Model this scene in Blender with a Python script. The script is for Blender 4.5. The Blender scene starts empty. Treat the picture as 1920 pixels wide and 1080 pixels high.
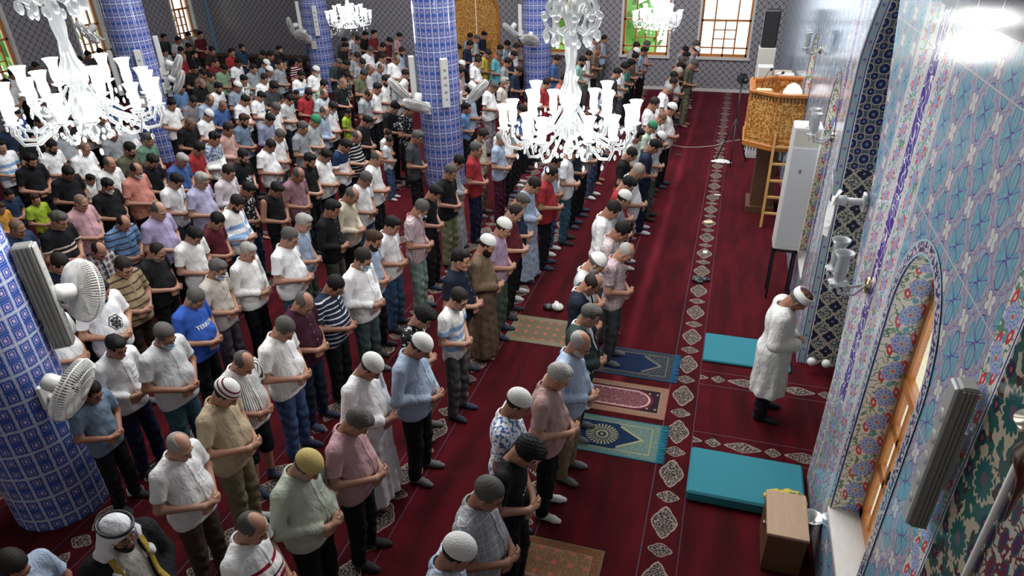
import bpy, math, random
import numpy as np
from mathutils import Vector, Matrix, Euler
PI = math.pi
sc = bpy.context.scene
COL = sc.collection
# ------------------------------------------------------------------ camera
CF, CYAW, CPITCH, CROLL, CPX, CPY = 1285.78, -0.307526, -0.532793, -0.0246933, 961.8, 600.2
CAMH = 5.0
Fv = Vector((math.sin(CYAW)*math.cos(CPITCH), math.cos(CYAW)*math.cos(CPITCH), math.sin(CPITCH)))
R0 = Vector((math.cos(CYAW), -math.sin(CYAW), 0)); U0 = R0.cross(Fv)
Rv = math.cos(CROLL)*R0 + math.sin(CROLL)*U0
Uv = -math.sin(CROLL)*R0 + math.cos(CROLL)*U0
cam = bpy.data.objects.new('camera', bpy.data.cameras.new('camera')); COL.objects.link(cam)
cm = Matrix.Identity(4)
for i in range(3):
    cm[i][0] = Rv[i]; cm[i][1] = Uv[i]; cm[i][2] = -Fv[i]
cm[2][3] = CAMH
cam.matrix_world = cm
cam.data.sensor_width = 36; cam.data.lens = CF/1920*36
cam.data.shift_x = -(CPX-960)/1920; cam.data.shift_y = (CPY-540)/1920
cam.data.clip_start = .05; cam.data.clip_end = 200
sc.camera = cam
def ray(x, y): return Rv*((x-CPX)/CF) - Uv*((y-CPY)/CF) + Fv
def on_z(x, y, z=0.):
    d = ray(x, y); t = (z-CAMH)/d.z; return Vector((d.x*t, d.y*t, z))
# ------------------------------------------------------------------ light and exposure
sc.view_settings.view_transform = 'Standard'; sc.view_settings.look = 'None'
sc.view_settings.gamma = 1; sc.view_settings.use_curve_mapping = False
sc.view_settings.exposure = 0.1
w = bpy.data.worlds.new('sky'); sc.world = w; w.use_nodes = True
wn = w.node_tree.nodes; wl = w.node_tree.links
bg = wn['Background']; bg.inputs[0].default_value = (.80, .90, 1, 1); bg.inputs[1].default_value = 3.0
def area(name, loc, rot, sx, sy, power, col=(1, 1, 1)):
    l = bpy.data.lights.new(name, 'AREA'); l.shape = 'RECTANGLE'; l.size = sx; l.size_y = sy; l.energy = power; l.color = col
    o = bpy.data.objects.new(name, l); COL.objects.link(o); o.location = loc; o.rotation_euler = rot; return o
# added area light under the closed ceiling, standing in for unseen dome daylight
area('added_dome_fill', (-4.5, 12.5, 9.3), (0, 0, 0), 11, 12, 2150, (.97, .98, 1))
W = 1.25        # face of the qibla wall
FAR = 23.55     # face of the far wall
LEFT = -19.3    # face of the left wall
TOP = 9.5
# ------------------------------------------------------------------ object helpers
def tag(o, label=None, cat=None, group=None, kind=None):
    if label: o['label'] = label
    if cat: o['category'] = cat
    if group: o['group'] = group
    if kind: o['kind'] = kind
    return o
def empty(name, loc=(0, 0, 0), rz=0., label=None, cat=None, group=None):
    o = bpy.data.objects.new(name, None); COL.objects.link(o); o.location = loc; o.rotation_euler = (0, 0, rz)
    o.empty_display_size = .1
    return tag(o, label, cat, group)
class MB:
    """collects shapes, links them as one mesh object"""
    def __init__(s): s.v = []; s.f = []; s.uv = {}; s.sm = []
    def add(s, vs, fs, smooth=False):
        b = len(s.v); s.v += [tuple(v) for v in vs]
        for f in fs: s.f.append(tuple(b+i for i in f)); s.sm.append(smooth)
        return s
    def box(s, x0, x1, y0, y1, z0, z1, M=None, bev=0.):
        if bev > 0:
            b = min(bev, (x1-x0)/2.01, (y1-y0)/2.01, (z1-z0)/2.01)
            vs = []; idx = {}
            for ix, (xo, xi) in enumerate(((x0, x0+b), (x1, x1-b))):
                for iy, (yo, yi) in enumerate(((y0, y0+b), (y1, y1-b))):
                    for iz, (zo, zi) in enumerate(((z0, z0+b), (z1, z1-b))):
                        for a, p in enumerate(((xo, yi, zi), (xi, yo, zi), (xi, yi, zo))):
                            idx[ix, iy, iz, a] = len(vs); vs.append(p)
            fs = []
            def q(*k): fs.append(tuple(idx[i] for i in k))
            for t in (0, 1):
                q((t,0,0,0),(t,1,0,0),(t,1,1,0),(t,0,1,0)); q((0,t,0,1),(1,t,0,1),(1,t,1,1),(0,t,1,1)); q((0,0,t,2),(1,0,t,2),(1,1,t,2),(0,1,t,2))
            for a in (0, 1):
                for c in (0, 1):
                    q((a,c,0,0),(a,c,1,0),(a,c,1,1),(a,c,0,1)); q((a,0,c,0),(a,1,c,0),(a,1,c,2),(a,0,c,2)); q((0,a,c,1),(1,a,c,1),(1,a,c,2),(0,a,c,2))
                    for e in (0, 1): q((a,c,e,0),(a,c,e,1),(a,c,e,2))
        else:
            vs = [(x, y, z) for x in (x0, x1) for y in (y0, y1) for z in (z0, z1)]
            fs = [(0,1,3,2),(4,6,7,5),(0,4,5,1),(2,3,7,6),(0,2,6,4),(1,5,7,3)]
        if M is not None: vs = [M @ Vector(v) for v in vs]
        return s.add(vs, fs)
    def tube(s, pts, r, n=8, cap=True, closed=False):
        pts = [Vector(p) for p in pts]; m = len(pts); rs = r if isinstance(r, (list, tuple)) else [r]*m
        vs = []; up = None
        for i, p in enumerate(pts):
            if closed: t = pts[(i+1) % m]-pts[i-1]
            else: t = pts[min(i+1, m-1)]-pts[max(i-1, 0)]
            t.normalize()
            if up is None:
                up = Vector((0, 0, 1)) if abs(t.z) < .9 else Vector((1, 0, 0))
            a = t.cross(up)
            if a.length < 1e-6: a = t.orthogonal()
            a.normalize(); b = a.cross(t).normalized(); up = b
            for k in range(n):
                th = 2*PI*k/n; vs.append(p+a*(rs[i]*math.cos(th))+b*(rs[i]*math.sin(th)))
        fs = []
        for i in range(m if closed else m-1):
            j = (i+1) % m
            for k in range(n): fs.append((i*n+k, i*n+(k+1) % n, j*n+(k+1) % n, j*n+k))
        if cap and not closed: fs.append(tuple(range(n))[::-1]); fs.append(tuple((m-1)*n+k for k in range(n)))
        return s.add(vs, fs, True)
    def lathe(s, prof, n=16, M=None, a0=0., a1=2*PI, smooth=True):
        full = abs(a1-a0-2*PI) < 1e-6; c = n if full else n+1; vs = []
        for r, z in prof:
            for k in range(c):
                th = a0+(a1-a0)*k/n; vs.append(Vector((r*math.cos(th), r*math.sin(th), z)))
        if M is not None: vs = [M @ v for v in vs]
        fs = []
        for i in range(len(prof)-1):
            for k in range(n):
                k2 = (k+1) % c; fs.append((i*c+k, i*c+k2, (i+1)*c+k2, (i+1)*c+k))
        return s.add(vs, fs, smooth)
    def sphere(s, c, r, n=12, m=8, sq=(1, 1, 1)):
        c = Vector(c); pr = [(math.sin(PI*i/m), -math.cos(PI*i/m)) for i in range(m+1)]
        M = Matrix.Translation(c) @ Matrix.Diagonal((r*sq[0], r*sq[1], r*sq[2], 1))
        return s.lathe([(max(a, 1e-4), b) for a, b in pr], n, M)
    def prism(s, poly, d0, d1, fn):
        """poly: 2-D outline; fn(u, v, d) -> point"""
        n = len(poly); vs = [fn(u, v, d0) for u, v in poly]+[fn(u, v, d1) for u, v in poly]
        fs = [tuple(range(n))[::-1], tuple(range(n, 2*n))]+[(i, (i+1) % n, n+(i+1) % n, n+i) for i in range(n)]
        return s.add(vs, fs)
    def build(s, name, m, parent=None, loc=None, uvfn=None, kind=None, fix=True):
        me = bpy.data.meshes.new(name); me.from_pydata(s.v, [], s.f); me.update()
        me.polygons.foreach_set('use_smooth', s.sm)
        if fix:
            import bmesh
            b = bmesh.new(); b.from_mesh(me); bmesh.ops.recalc_face_normals(b, faces=b.faces); b.to_mesh(me); b.free()
        if uvfn:
            uv = me.uv_layers.new(name='UVMap')
            for l in me.loops: uv.data[l.index].uv = uvfn(me.vertices[l.vertex_index].co)
        if m: me.materials.append(m)
        o = bpy.data.objects.new(name, me); COL.objects.link(o)
        if parent: o.parent = parent
        if loc: o.location = loc
        if kind: o['kind'] = kind
        return o
# ------------------------------------------------------------------ node expressions
class E:
    """a shader-node socket that can be used in arithmetic"""
    nt = None
    def __init__(s, k): s.k = k
    @staticmethod
    def m(op, a, b=None, c=None):
        n = E.nt.nodes.new('ShaderNodeMath'); n.operation = op
        for i, x in enumerate((a, b, c)):
            if x is None: continue
            if isinstance(x, E): E.nt.links.new(x.k, n.inputs[i])
            else: n.inputs[i].default_value = float(x)
        return E(n.outputs[0])
    def __add__(a, b): return E.m('ADD', a, b)
    __radd__ = __add__
    def __sub__(a, b): return E.m('SUBTRACT', a, b)
    def __rsub__(a, b): return E.m('SUBTRACT', b, a)
    def __mul__(a, b): return E.m('MULTIPLY', a, b)
    __rmul__ = __mul__
    def __truediv__(a, b): return E.m('DIVIDE', a, b)
    def __neg__(a): return E.m('MULTIPLY', a, -1)
def f_abs(a): return E.m('ABSOLUTE', a)
def f_sin(a): return E.m('SINE', a)
def f_cos(a): return E.m('COSINE', a)
def f_floor(a): return E.m('FLOOR', a)
def f_frac(a): return E.m('FRACT', a)
def f_min(a, b): return E.m('MINIMUM', a, b)
def f_max(a, b): return E.m('MAXIMUM', a, b)
def f_lt(a, b): return E.m('LESS_THAN', a, b)
def f_gt(a, b): return E.m('GREATER_THAN', a, b)
def f_len(a, b): return E.m('SQRT', a*a+b*b)
def f_atan(a, b): return E.m('ARCTAN2', a, b)
def f_pp(a, p):                                  # distance to the nearest multiple of p, signed
    return a-E.m('ROUND', a/p)*p
def f_mod2(a): return E.m('FLOORED_MODULO', a, 2)
def f_mix(f, a, b):                              # colours or E
    n = E.nt.nodes.new('ShaderNodeMix'); n.data_type = 'RGBA'
    for i, x in ((0, f), (6, a), (7, b)):
        if isinstance(x, E): E.nt.links.new(x.k, n.inputs[i])
        elif i == 0: n.inputs[i].default_value = x
        else: n.inputs[i].default_value = (*x[:3], 1)
    return E(n.outputs[2])
def f_noise(vec=None, scale=5., detail=2., out=0, dim=None):
    n = E.nt.nodes.new('ShaderNodeTexNoise'); n.inputs['Scale'].default_value = scale; n.inputs['Detail'].default_value = detail
    if vec is not None: E.nt.links.new(vec.k, n.inputs['Vector'])
    return E(n.outputs[out])
def f_vor(vec, scale, feature='F1', out='Distance', rnd=1.):
    n = E.nt.nodes.new('ShaderNodeTexVoronoi'); n.feature = feature; n.inputs['Scale'].default_value = scale; n.inputs['Randomness'].default_value = rnd
    if vec is not None: E.nt.links.new(vec.k, n.inputs['Vector'])
    return E(n.outputs[out])
def f_comb(x, y, z=0.):
    n = E.nt.nodes.new('ShaderNodeCombineXYZ')
    for i, v in enumerate((x, y, z)):
        if isinstance(v, E): E.nt.links.new(v.k, n.inputs[i])
        else: n.inputs[i].default_value = v
    return E(n.outputs[0])
def f_coord(kind='Object'):
    n = E.nt.nodes.new('ShaderNodeTexCoord'); k = E(n.outputs[kind])
    s = E.nt.nodes.new('ShaderNodeSeparateXYZ'); E.nt.links.new(k.k, s.inputs[0])
    return k, E(s.outputs[0]), E(s.outputs[1]), E(s.outputs[2])
def f_objcol():
    n = E.nt.nodes.new('ShaderNodeObjectInfo'); return E(n.outputs['Color'])
def f_rand():
    n = E.nt.nodes.new('ShaderNodeObjectInfo'); return E(n.outputs['Random'])
def mat(name, fn, rough=.6, metal=0., spec=.5, emit=None, trans=0., bump=None, sheen=0., coat=0.):
    """fn() -> colour (tuple or E); bump fn() -> (height E, strength)"""
    m = bpy.data.materials.new(name); m.use_nodes = True; E.nt = m.node_tree
    b = m.node_tree.nodes['Principled BSDF']
    c = fn() if callable(fn) else fn
    if isinstance(c, E): E.nt.links.new(c.k, b.inputs['Base Color'])
    else: b.inputs['Base Color'].default_value = (*c[:3], 1)
    if isinstance(rough, E) or callable(rough): E.nt.links.new(rough().k, b.inputs['Roughness'])
    else: b.inputs['Roughness'].default_value = rough
    b.inputs['Metallic'].default_value = metal; b.inputs['Specular IOR Level'].default_value = spec
    b.inputs['Transmission Weight'].default_value = trans
    b.inputs['Sheen Weight'].default_value = sheen; b.inputs['Coat Weight'].default_value = coat
    if emit: b.inputs['Emission Color'].default_value = (*emit[0], 1); b.inputs['Emission Strength'].default_value = emit[1]
    if bump:
        h, st, dist = bump(); n = E.nt.nodes.new('ShaderNodeBump'); n.inputs['Strength'].default_value = st; n.inputs['Distance'].default_value = dist
        E.nt.links.new(h.k, n.inputs['Height']); E.nt.links.new(n.outputs[0], b.inputs['Normal'])
    return m
def srgb(h):
    h = h.lstrip('#'); o = []
    for i in (0, 2, 4):
        c = int(h[i:i+2], 16)/255; o.append(c/12.92 if c <= .04045 else ((c+.055)/1.055)**2.4)
    return tuple(o)
# ------------------------------------------------------------------ smooth solid modelling on a grid
class Field:
    def __init__(s, xs, ys, zs):
        s.a = [np.asarray(xs, float), np.asarray(ys, float), np.asarray(zs, float)]
        s.F = np.full([len(a) for a in s.a], 1.0)
    def sub(s, lo, hi):
        sl = tuple(slice(max(0, np.searchsorted(a, l)-1), min(len(a), np.searchsorted(a, h)+1)) for a, l, h in zip(s.a, lo, hi))
        X = s.a[0][sl[0]][:, None, None]; Y = s.a[1][sl[1]][None, :, None]; Z = s.a[2][sl[2]][None, None, :]
        return sl, X, Y, Z
    def put(s, sl, d, k, op):
        f = s.F[sl]
        if op == 'u':
            if k > 0: h = np.maximum(k-np.abs(f-d), 0)/k; s.F[sl] = np.minimum(f, d)-h*h*k*.25
            else: s.F[sl] = np.minimum(f, d)
        else:                                         # subtract
            d = -d
            if k > 0: h = np.maximum(k-np.abs(f-d), 0)/k; s.F[sl] = np.maximum(f, d)+h*h*k*.25
            else: s.F[sl] = np.maximum(f, d)
    def cap(s, a, b, ra, rb=None, k=.03, op='u', g=0.):
        rb = ra if rb is None else rb; ra += g; rb += g
        a = np.array(a, float); b = np.array(b, float); m = max(ra, rb)+k+.05
        sl, X, Y, Z = s.sub(np.minimum(a, b)-m, np.maximum(a, b)+m)
        d = b-a; L = float(d@d) or 1e-9
        t = np.clip(((X-a[0])*d[0]+(Y-a[1])*d[1]+(Z-a[2])*d[2])/L, 0, 1)
        q = np.sqrt((X-a[0]-t*d[0])**2+(Y-a[1]-t*d[1])**2+(Z-a[2]-t*d[2])**2)-(ra+(rb-ra)*t)
        s.put(sl, q, k, op); return s
    def ell(s, c, r, k=.03, op='u', g=0., R=None):
        c = np.array(c, float); r = np.array(r, float)+g; m = r.max()+k+.05
        sl, X, Y, Z = s.sub(c-m, c+m)
        X = X-c[0]; Y = Y-c[1]; Z = Z-c[2]
        if R is not None: X, Y, Z = (R[0][0]*X+R[1][0]*Y+R[2][0]*Z, R[0][1]*X+R[1][1]*Y+R[2][1]*Z, R[0][2]*X+R[1][2]*Y+R[2][2]*Z)
        k0 = np.sqrt((X/r[0])**2+(Y/r[1])**2+(Z/r[2])**2); k1 = np.sqrt((X/r[0]**2)**2+(Y/r[1]**2)**2+(Z/r[2]**2)**2)+1e-9
        s.put(sl, k0*(k0-1)/k1, k, op); return s
    def fn(s, f, k=0., op='u'):
        X = s.a[0][:, None, None]; Y = s.a[1][None, :, None]; Z = s.a[2][None, None, :]
        s.put((slice(None),)*3, f(X, Y, Z)+0*s.F, k, op); return s
    def keep(s, f, k=0.): return s.fn(lambda X, Y, Z: -f(X, Y, Z), k, 's')     # intersect with f < 0
    def wrinkle(s, f):
        X = s.a[0][:, None, None]; Y = s.a[1][None, :, None]; Z = s.a[2][None, None, :]
        s.F += f(X, Y, Z); return s
    def mesh(s, name):
        F = s.F.copy()
        for ax in range(3):
            for e in (0, -1):
                ix = [slice(None)]*3; ix[ax] = e; F[tuple(ix)] = np.maximum(F[tuple(ix)], 1e-3)
        ins = F < 0; n = F.shape; off = [(i, j, k) for i in (0, 1) for j in (0, 1) for k in (0, 1)]
        cnt = sum(ins[i:n[0]-1+i, j:n[1]-1+j, k:n[2]-1+k].astype(np.int8) for i, j, k in off)
        act = np.argwhere((cnt > 0) & (cnt < 8))
        idx = np.full([n[0]-1, n[1]-1, n[2]-1], -1, np.int64); idx[act[:, 0], act[:, 1], act[:, 2]] = np.arange(len(act))
        V = {o: F[act[:, 0]+o[0], act[:, 1]+o[1], act[:, 2]+o[2]] for o in off}
        P = np.zeros((len(act), 3)); c = np.zeros(len(act))
        for o in off:
            for ax in range(3):
                if o[ax]: continue
                o2 = tuple(1 if i == ax else o[i] for i in range(3)); a, b = V[o], V[o2]; cr = (a < 0) != (b < 0)
                t = np.where(cr, a/np.where(a == b, 1, a-b), 0)
                p = np.tile(np.array(o, float), (len(act), 1)); p[:, ax] += t
                P += p*cr[:, None]; c += cr
        P /= np.maximum(c, 1)[:, None]
        W_ = np.empty_like(P)
        for ax in range(3):
            a = s.a[ax]; i = act[:, ax]; W_[:, ax] = a[i]+(a[i+1]-a[i])*P[:, ax]
        Q = []
        for ax in range(3):
            o1, o2 = [(1, 2), (2, 0), (0, 1)][ax]
            sh = [slice(1, n[i]-1) for i in range(3)]; sh[ax] = slice(0, n[ax]-1)
            sh2 = list(sh); sh2[ax] = slice(1, n[ax])
            A = ins[tuple(sh)]; B = ins[tuple(sh2)]; e = np.argwhere(A != B); st = np.array([1, 1, 1]); st[ax] = 0; e = e+st
            def g(d1, d2):
                q = e.copy(); q[:, o1] -= d1; q[:, o2] -= d2; return idx[q[:, 0], q[:, 1], q[:, 2]]
            q = np.stack([g(1, 1), g(0, 1), g(0, 0), g(1, 0)], 1)
            fl = ins[e[:, 0], e[:, 1], e[:, 2]]
            q[~fl] = q[~fl] if False else q[~fl]
            base = A[tuple((e-st).T)]
            q[~base] = q[~base][:, ::-1]; Q.append(q)
        Q = np.concatenate(Q); Q = Q[(Q >= 0).all(1)]
        me = bpy.data.meshes.new(name)
        me.vertices.add(len(W_)); me.vertices.foreach_set('co', W_.ravel())
        me.loops.add(len(Q)*4); me.loops.foreach_set('vertex_index', Q.ravel().astype(np.int32))
        me.polygons.add(len(Q)); me.polygons.foreach_set('loop_start', np.arange(0, len(Q)*4, 4, dtype=np.int32))
        me.polygons.foreach_set('use_smooth', np.ones(len(Q), bool)); me.update(calc_edges=True); me.validate()
        return me
def steps(*seg):
    """(start, end, step) pieces joined into one axis"""
    o = []
    for a, b, d in seg: o += list(np.arange(a, b-d*.4, d))
    return np.array(o+[seg[-1][1]])
# ------------------------------------------------------------------ figures: x forward, y left, z up, feet at the origin, 1.74 m tall
BEL = {'l': -.02, 'n': .005, 'f': .05}
PIT = [math.radians(a) for a in (12, 30, 46)]
def head_mat(p):
    R = Matrix.Rotation(p, 4, 'Y')
    return Matrix.Translation(Vector((.035, 0, 1.50)))  @ R @ Matrix.Translation(Vector((.012, 0, .105)))
def arms(b):
    hx = .185+b*1.1
    e = .25+b*.6
    return dict(sh=.183+b*.25, el=(-.015, e, 1.13), lw=(hx-.02, .07, 1.035), rw=(hx+.0, -.085, 1.065), hx=hx)
def add_torso(F, b, g, k=.05):
    F.ell((0, 0, 1.29), (.112+b*.4, .158+b*.5, .17), k, g=g)
    for s_ in (-1, 1):
        F.cap((-.01, s_*.05, 1.44), (-.005, s_*(.165+b*.2), 1.405), .052, .056, k, g=g)
    F.ell((.012+b*.45, 0, 1.1), (.108+b, .15+b*.9, .19), k, g=g)
    F.ell((-.012, 0, .93), (.112+b*.6, .16+b*.6, .13), k, g=g)
    return F
def body_mesh(bk, p):
    b = BEL[bk]; A = arms(b); hx = A['hx']
    F = Field(steps((-.19, .05, .011), (.05, .34, .0055)), steps((-.36, -.14, .010), (-.14, .14, .0055), (.14, .36, .010)),
              steps((-.01, .1, .009), (.1, .96, .018), (.96, 1.13, .0055), (1.13, 1.42, .014), (1.42, 1.74, .0058)))
    add_torso(F, b, -.012)
    for s_ in (-1, 1):
        F.cap((0, s_*.09, .87), (.012, s_*.10, .48), .08, .052, .04); F.cap((.012, s_*.10, .48), (-.03, s_*.115, .09), .052, .036, .03)
        F.cap((-.05, s_*.118, .05), (.1, s_*.135, .028), .036, .03, .03); F.cap((.1, s_*.14, .026), (.15, s_*.145, .02), .03, .02, .02)
        w = A['lw'] if s_ > 0 else A['rw']; e = (A['el'][0], s_*A['el'][1], A['el'][2])
        F.cap((-.005, s_*A['sh'], 1.40), e, .052, .041, .03); F.cap(e, w, .041, .026, .025)
    # left hand under, right hand over it and closed round the wrist
    F.cap(A['lw'], (hx+.012, -.005, 1.03), .025, .03, .02); F.cap(A['rw'], (hx+.035, -.01, 1.062), .024, .03, .02)
    for i in range(4):
        z = 1.056-i*.0185
        F.cap((hx+.018, -.02, z-.005), (hx+.012, -.07, z-.012), .0095, .009, .006); F.cap((hx+.012, -.07, z-.012), (hx-.012, -.1, z-.016), .009, .0075, .003)
        z = 1.09-i*.0185; L = (.0, .008, .005, -.006)[i]
        F.cap((hx+.046, .005, z), (hx+.045, .048+L, z-.004), .0098, .0092, .006); F.cap((hx+.045, .048+L, z-.004), (hx+.018, .078+L, z-.008), .0092, .0078, .003)
    F.cap((hx+.02, -.025, 1.088), (hx+.03, .03, 1.108), .0115, .009, .008); F.cap((hx+.02, 0, 1.06), (hx+.0, -.05, 1.076), .011, .009, .008)
    # head, bowed by p
    M = head_mat(p); R = [list(r)[:3] for r in M.to_3x3()]; T = lambda x, y, z: tuple(M @ Vector((x, y, z)))
    F.cap((-.015, 0, 1.43), T(-.03, 0, -.045), .06, .057, .03)
    F.ell(T(-.014, 0, .035), (.096, .075, .088), .03, R=R); F.ell(T(.028, 0, -.03), (.062, .06, .082), .03, R=R)
    for s_ in (-1, 1):
        F.cap(T(0, s_*.048, -.06), T(.055, s_*.018, -.098), .02, .02, .025)
        F.cap(T(.083, s_*.012, .026), T(.07, s_*.05, .022), .010, .009, .012)
        F.ell(T(.097, s_*.031, .003), (.014, .016, .011), .012, 's', R=R); F.ell(T(.07, s_*.03, .001), (.0155, .0155, .0135), .003, R=R)
        F.ell(T(-.002, s_*.079, -.008), (.017, .009, .031), .006, R=R); F.ell(T(.002, s_*.089, -.006), (.009, .006, .018), .005, 's', R=R)
        F.ell(T(.06, s_*.04, -.03), (.022, .018, .018), .02, R=R)
        F.ell(T(.1, s_*.012, -.034), (.01, .009, .008), .006, R=R)
    F.cap(T(.088, 0, .015), T(.11, 0, -.03), .009, .0115, .012)
    F.ell(T(.084, 0, -.058), (.014, .024, .0065), .006, R=R); F.ell(T(.082, 0, -.069), (.0145, .021, .007), .005, R=R)
    F.ell(T(.072, 0, -.1), (.022, .024, .018), .02, R=R)
    return F.mesh('body')
def cloth_grid(z0, z1, d=.0105, x=(-.26, .36), y=(-.42, .42)): return Field(steps((*x, d)), steps((*y, d)), steps((z0, z1, d)))
def folds(amp, seed, zc=.98, zr=.22):
    r = random.Random(seed); ph = [r.uniform(0, 6.28) for _ in range(6)]
    def f(X, Y, Z):
        w = np.exp(-((Z-zc)/zr)**2)*.8+.35
        a = np.sin(Z*46+Y*13+X*17+ph[0]+1.3*np.sin(Y*19+ph[1]))*.6+np.sin(Z*27-Y*31+X*11+ph[2]+1.1*np.sin(Z*23+ph[3]))*.6+np.sin(Y*55+X*37+Z*9+ph[4])*.35
        return a*amp*w
    return f
def shirt_mesh(bk, kind):
    b = BEL[bk]; A = arms(b); hx = A['hx']; lng = kind in 'LRJIK'
    z0 = {'R': .07, 'J': .76, 'I': .40, 'K': .05}.get(kind, .84)
    F = cloth_grid(z0-.03, 1.5, .0105 if kind != 'R' else .013, y=(-.42, .42))
    g = {'J': .022, 'I': .03, 'K': .04}.get(kind, .012)
    add_torso(F, b, g)
    F.cap((.01+b*.3, 0, 1.02), (.002+b*.2, 0, .84), .10+b*.5, .11+b*.5, .06)
    for s_ in (-1, 1): F.cap((.01+b*.3, s_*.06, 1.04), (.0+b*.2, s_*.07, .80), .10+b*.7, .113+b*.6, .06)
    if kind in 'RIK':
        for s_ in (-1, 1): F.cap((.0, s_*.06, .9), (.01, s_*.10, .05), .125+b*.5+(g-.012), .155+b*.3+(g-.012)*2, .08)
    if kind != 'V':
        for s_ in (-1, 1):
            e = (A['el'][0], s_*A['el'][1], A['el'][2]); sh = (-.005, s_*A['sh'], 1.405)
            w = A['lw'] if s_ > 0 else A['rw']
            if lng:
                r = {'L': 0., 'R': .008, 'I': .022, 'K': .03}.get(kind, .008)
                F.cap(sh, e, .063+r, .056+r, .03); F.cap(e, tuple(Vector(e).lerp(Vector(w), .86)), .055+r, .038+r*1.8, .025)
            else:
                m = Vector(sh).lerp(Vector(e), .70); F.cap(sh, tuple(m), .064, .063, .035)
                d = (Vector(e)-Vector(sh)).normalized(); mm = m
                F.fn(lambda X, Y, Z, d=d, mm=mm, s_=s_: np.maximum(np.maximum(-((X-mm.x)*d.x+(Y-mm.y)*d.y+(Z-mm.z)*d.z), .172+b*.8-s_*Y), np.sqrt((X-mm.x)**2+(Y-mm.y)**2+(Z-mm.z)**2)-.12), .006, 's')
    else:
        for s_ in (-1, 1): F.ell((0, s_*.215, 1.36), (.09, .055, .13), .02, 's')
    F.cap((-.015, 0, 1.45), (.03, 0, 1.56), .062, .08, .008, 's')
    F.wrinkle(folds({'R': .0036, 'I': .0024, 'K': .003}.get(kind, .0042), hash(bk) % 7+ord(kind), 1.0 if kind != 'R' else .6, .2 if kind != 'R' else .6))
    if kind in 'RIK': F.wrinkle(lambda X, Y, Z: np.sin(np.arctan2(Y, X)*11+np.sin(Z*5)*.8)*.013*np.clip((.95-Z)*1.6, 0, 1))
    F.keep(lambda X, Y, Z: z0+.02*np.sin(X*11+Y*7)*(.4 if kind != 'S' else 1)-Z, .008)
    if kind == 'K': F.fn(lambda X, Y, Z: np.maximum(np.abs(Y)-.085, .02-X), .01, 's')
    if kind == 'J': F.fn(lambda X, Y, Z: np.maximum(np.abs(Y)-np.clip((Z-1.02)*.16, 0.0, .075), .04-X), .006, 's')
    return F
def shell(F, off, cut):
    G = Field(*F.a); G.F = F.F-off; G.keep(cut); return G
def trousers_mesh(bk, kind):
    b = BEL[bk]; z0 = .05 if kind == 't' else .42
    F = cloth_grid(z0-.03, 1.06, .0115, (-.22, .24), (-.34, .34))
    F.ell((-.01, 0, .94), (.118+b*.6, .165+b*.6, .13), .05)
    for s_ in (-1, 1):
        F.cap((0, s_*.088, .87), (.012, s_*.105, .48), .095+b*.3, .075, .035)
        F.cap((.012, s_*.105, .48), (-.025, s_*.118, .06), .075, .064, .03)
    r = folds(.0055, 5+ord(kind), .3, .5); F.wrinkle(r)
    F.keep(lambda X, Y, Z: z0-Z, .005); F.keep(lambda X, Y, Z: Z-1.03, .005)
    return F.mesh('trousers')
def sock_mesh(kind='sock'):
    F = Field(steps((-.12, .2, .008)), steps((-.2, -.05, .008), (-.05, .05, .02), (.05, .2, .008)), steps((-.005, .16, .008)))
    for s_ in (-1, 1):
        F.cap((-.05, s_*.118, .05), (.1, s_*.135, .03), .043, .036, .03); F.cap((.1, s_*.14, .03), (.155, s_*.145, .024), .036, .026, .02)
        F.cap((-.03, s_*.115, .15), (-.04, s_*.115, .05), .045, .045, .02)
    F.keep(lambda X, Y, Z: .002-Z); return F.mesh('socks')
def hgrid(d=.005): return Field(steps((-.14, .15, d)), steps((-.115, .115, d)), steps((-.15, .16, d)))
def skull(F, g): return F.ell((-.014, 0, .035), (.096, .075, .088), .02, g=g)
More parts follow.
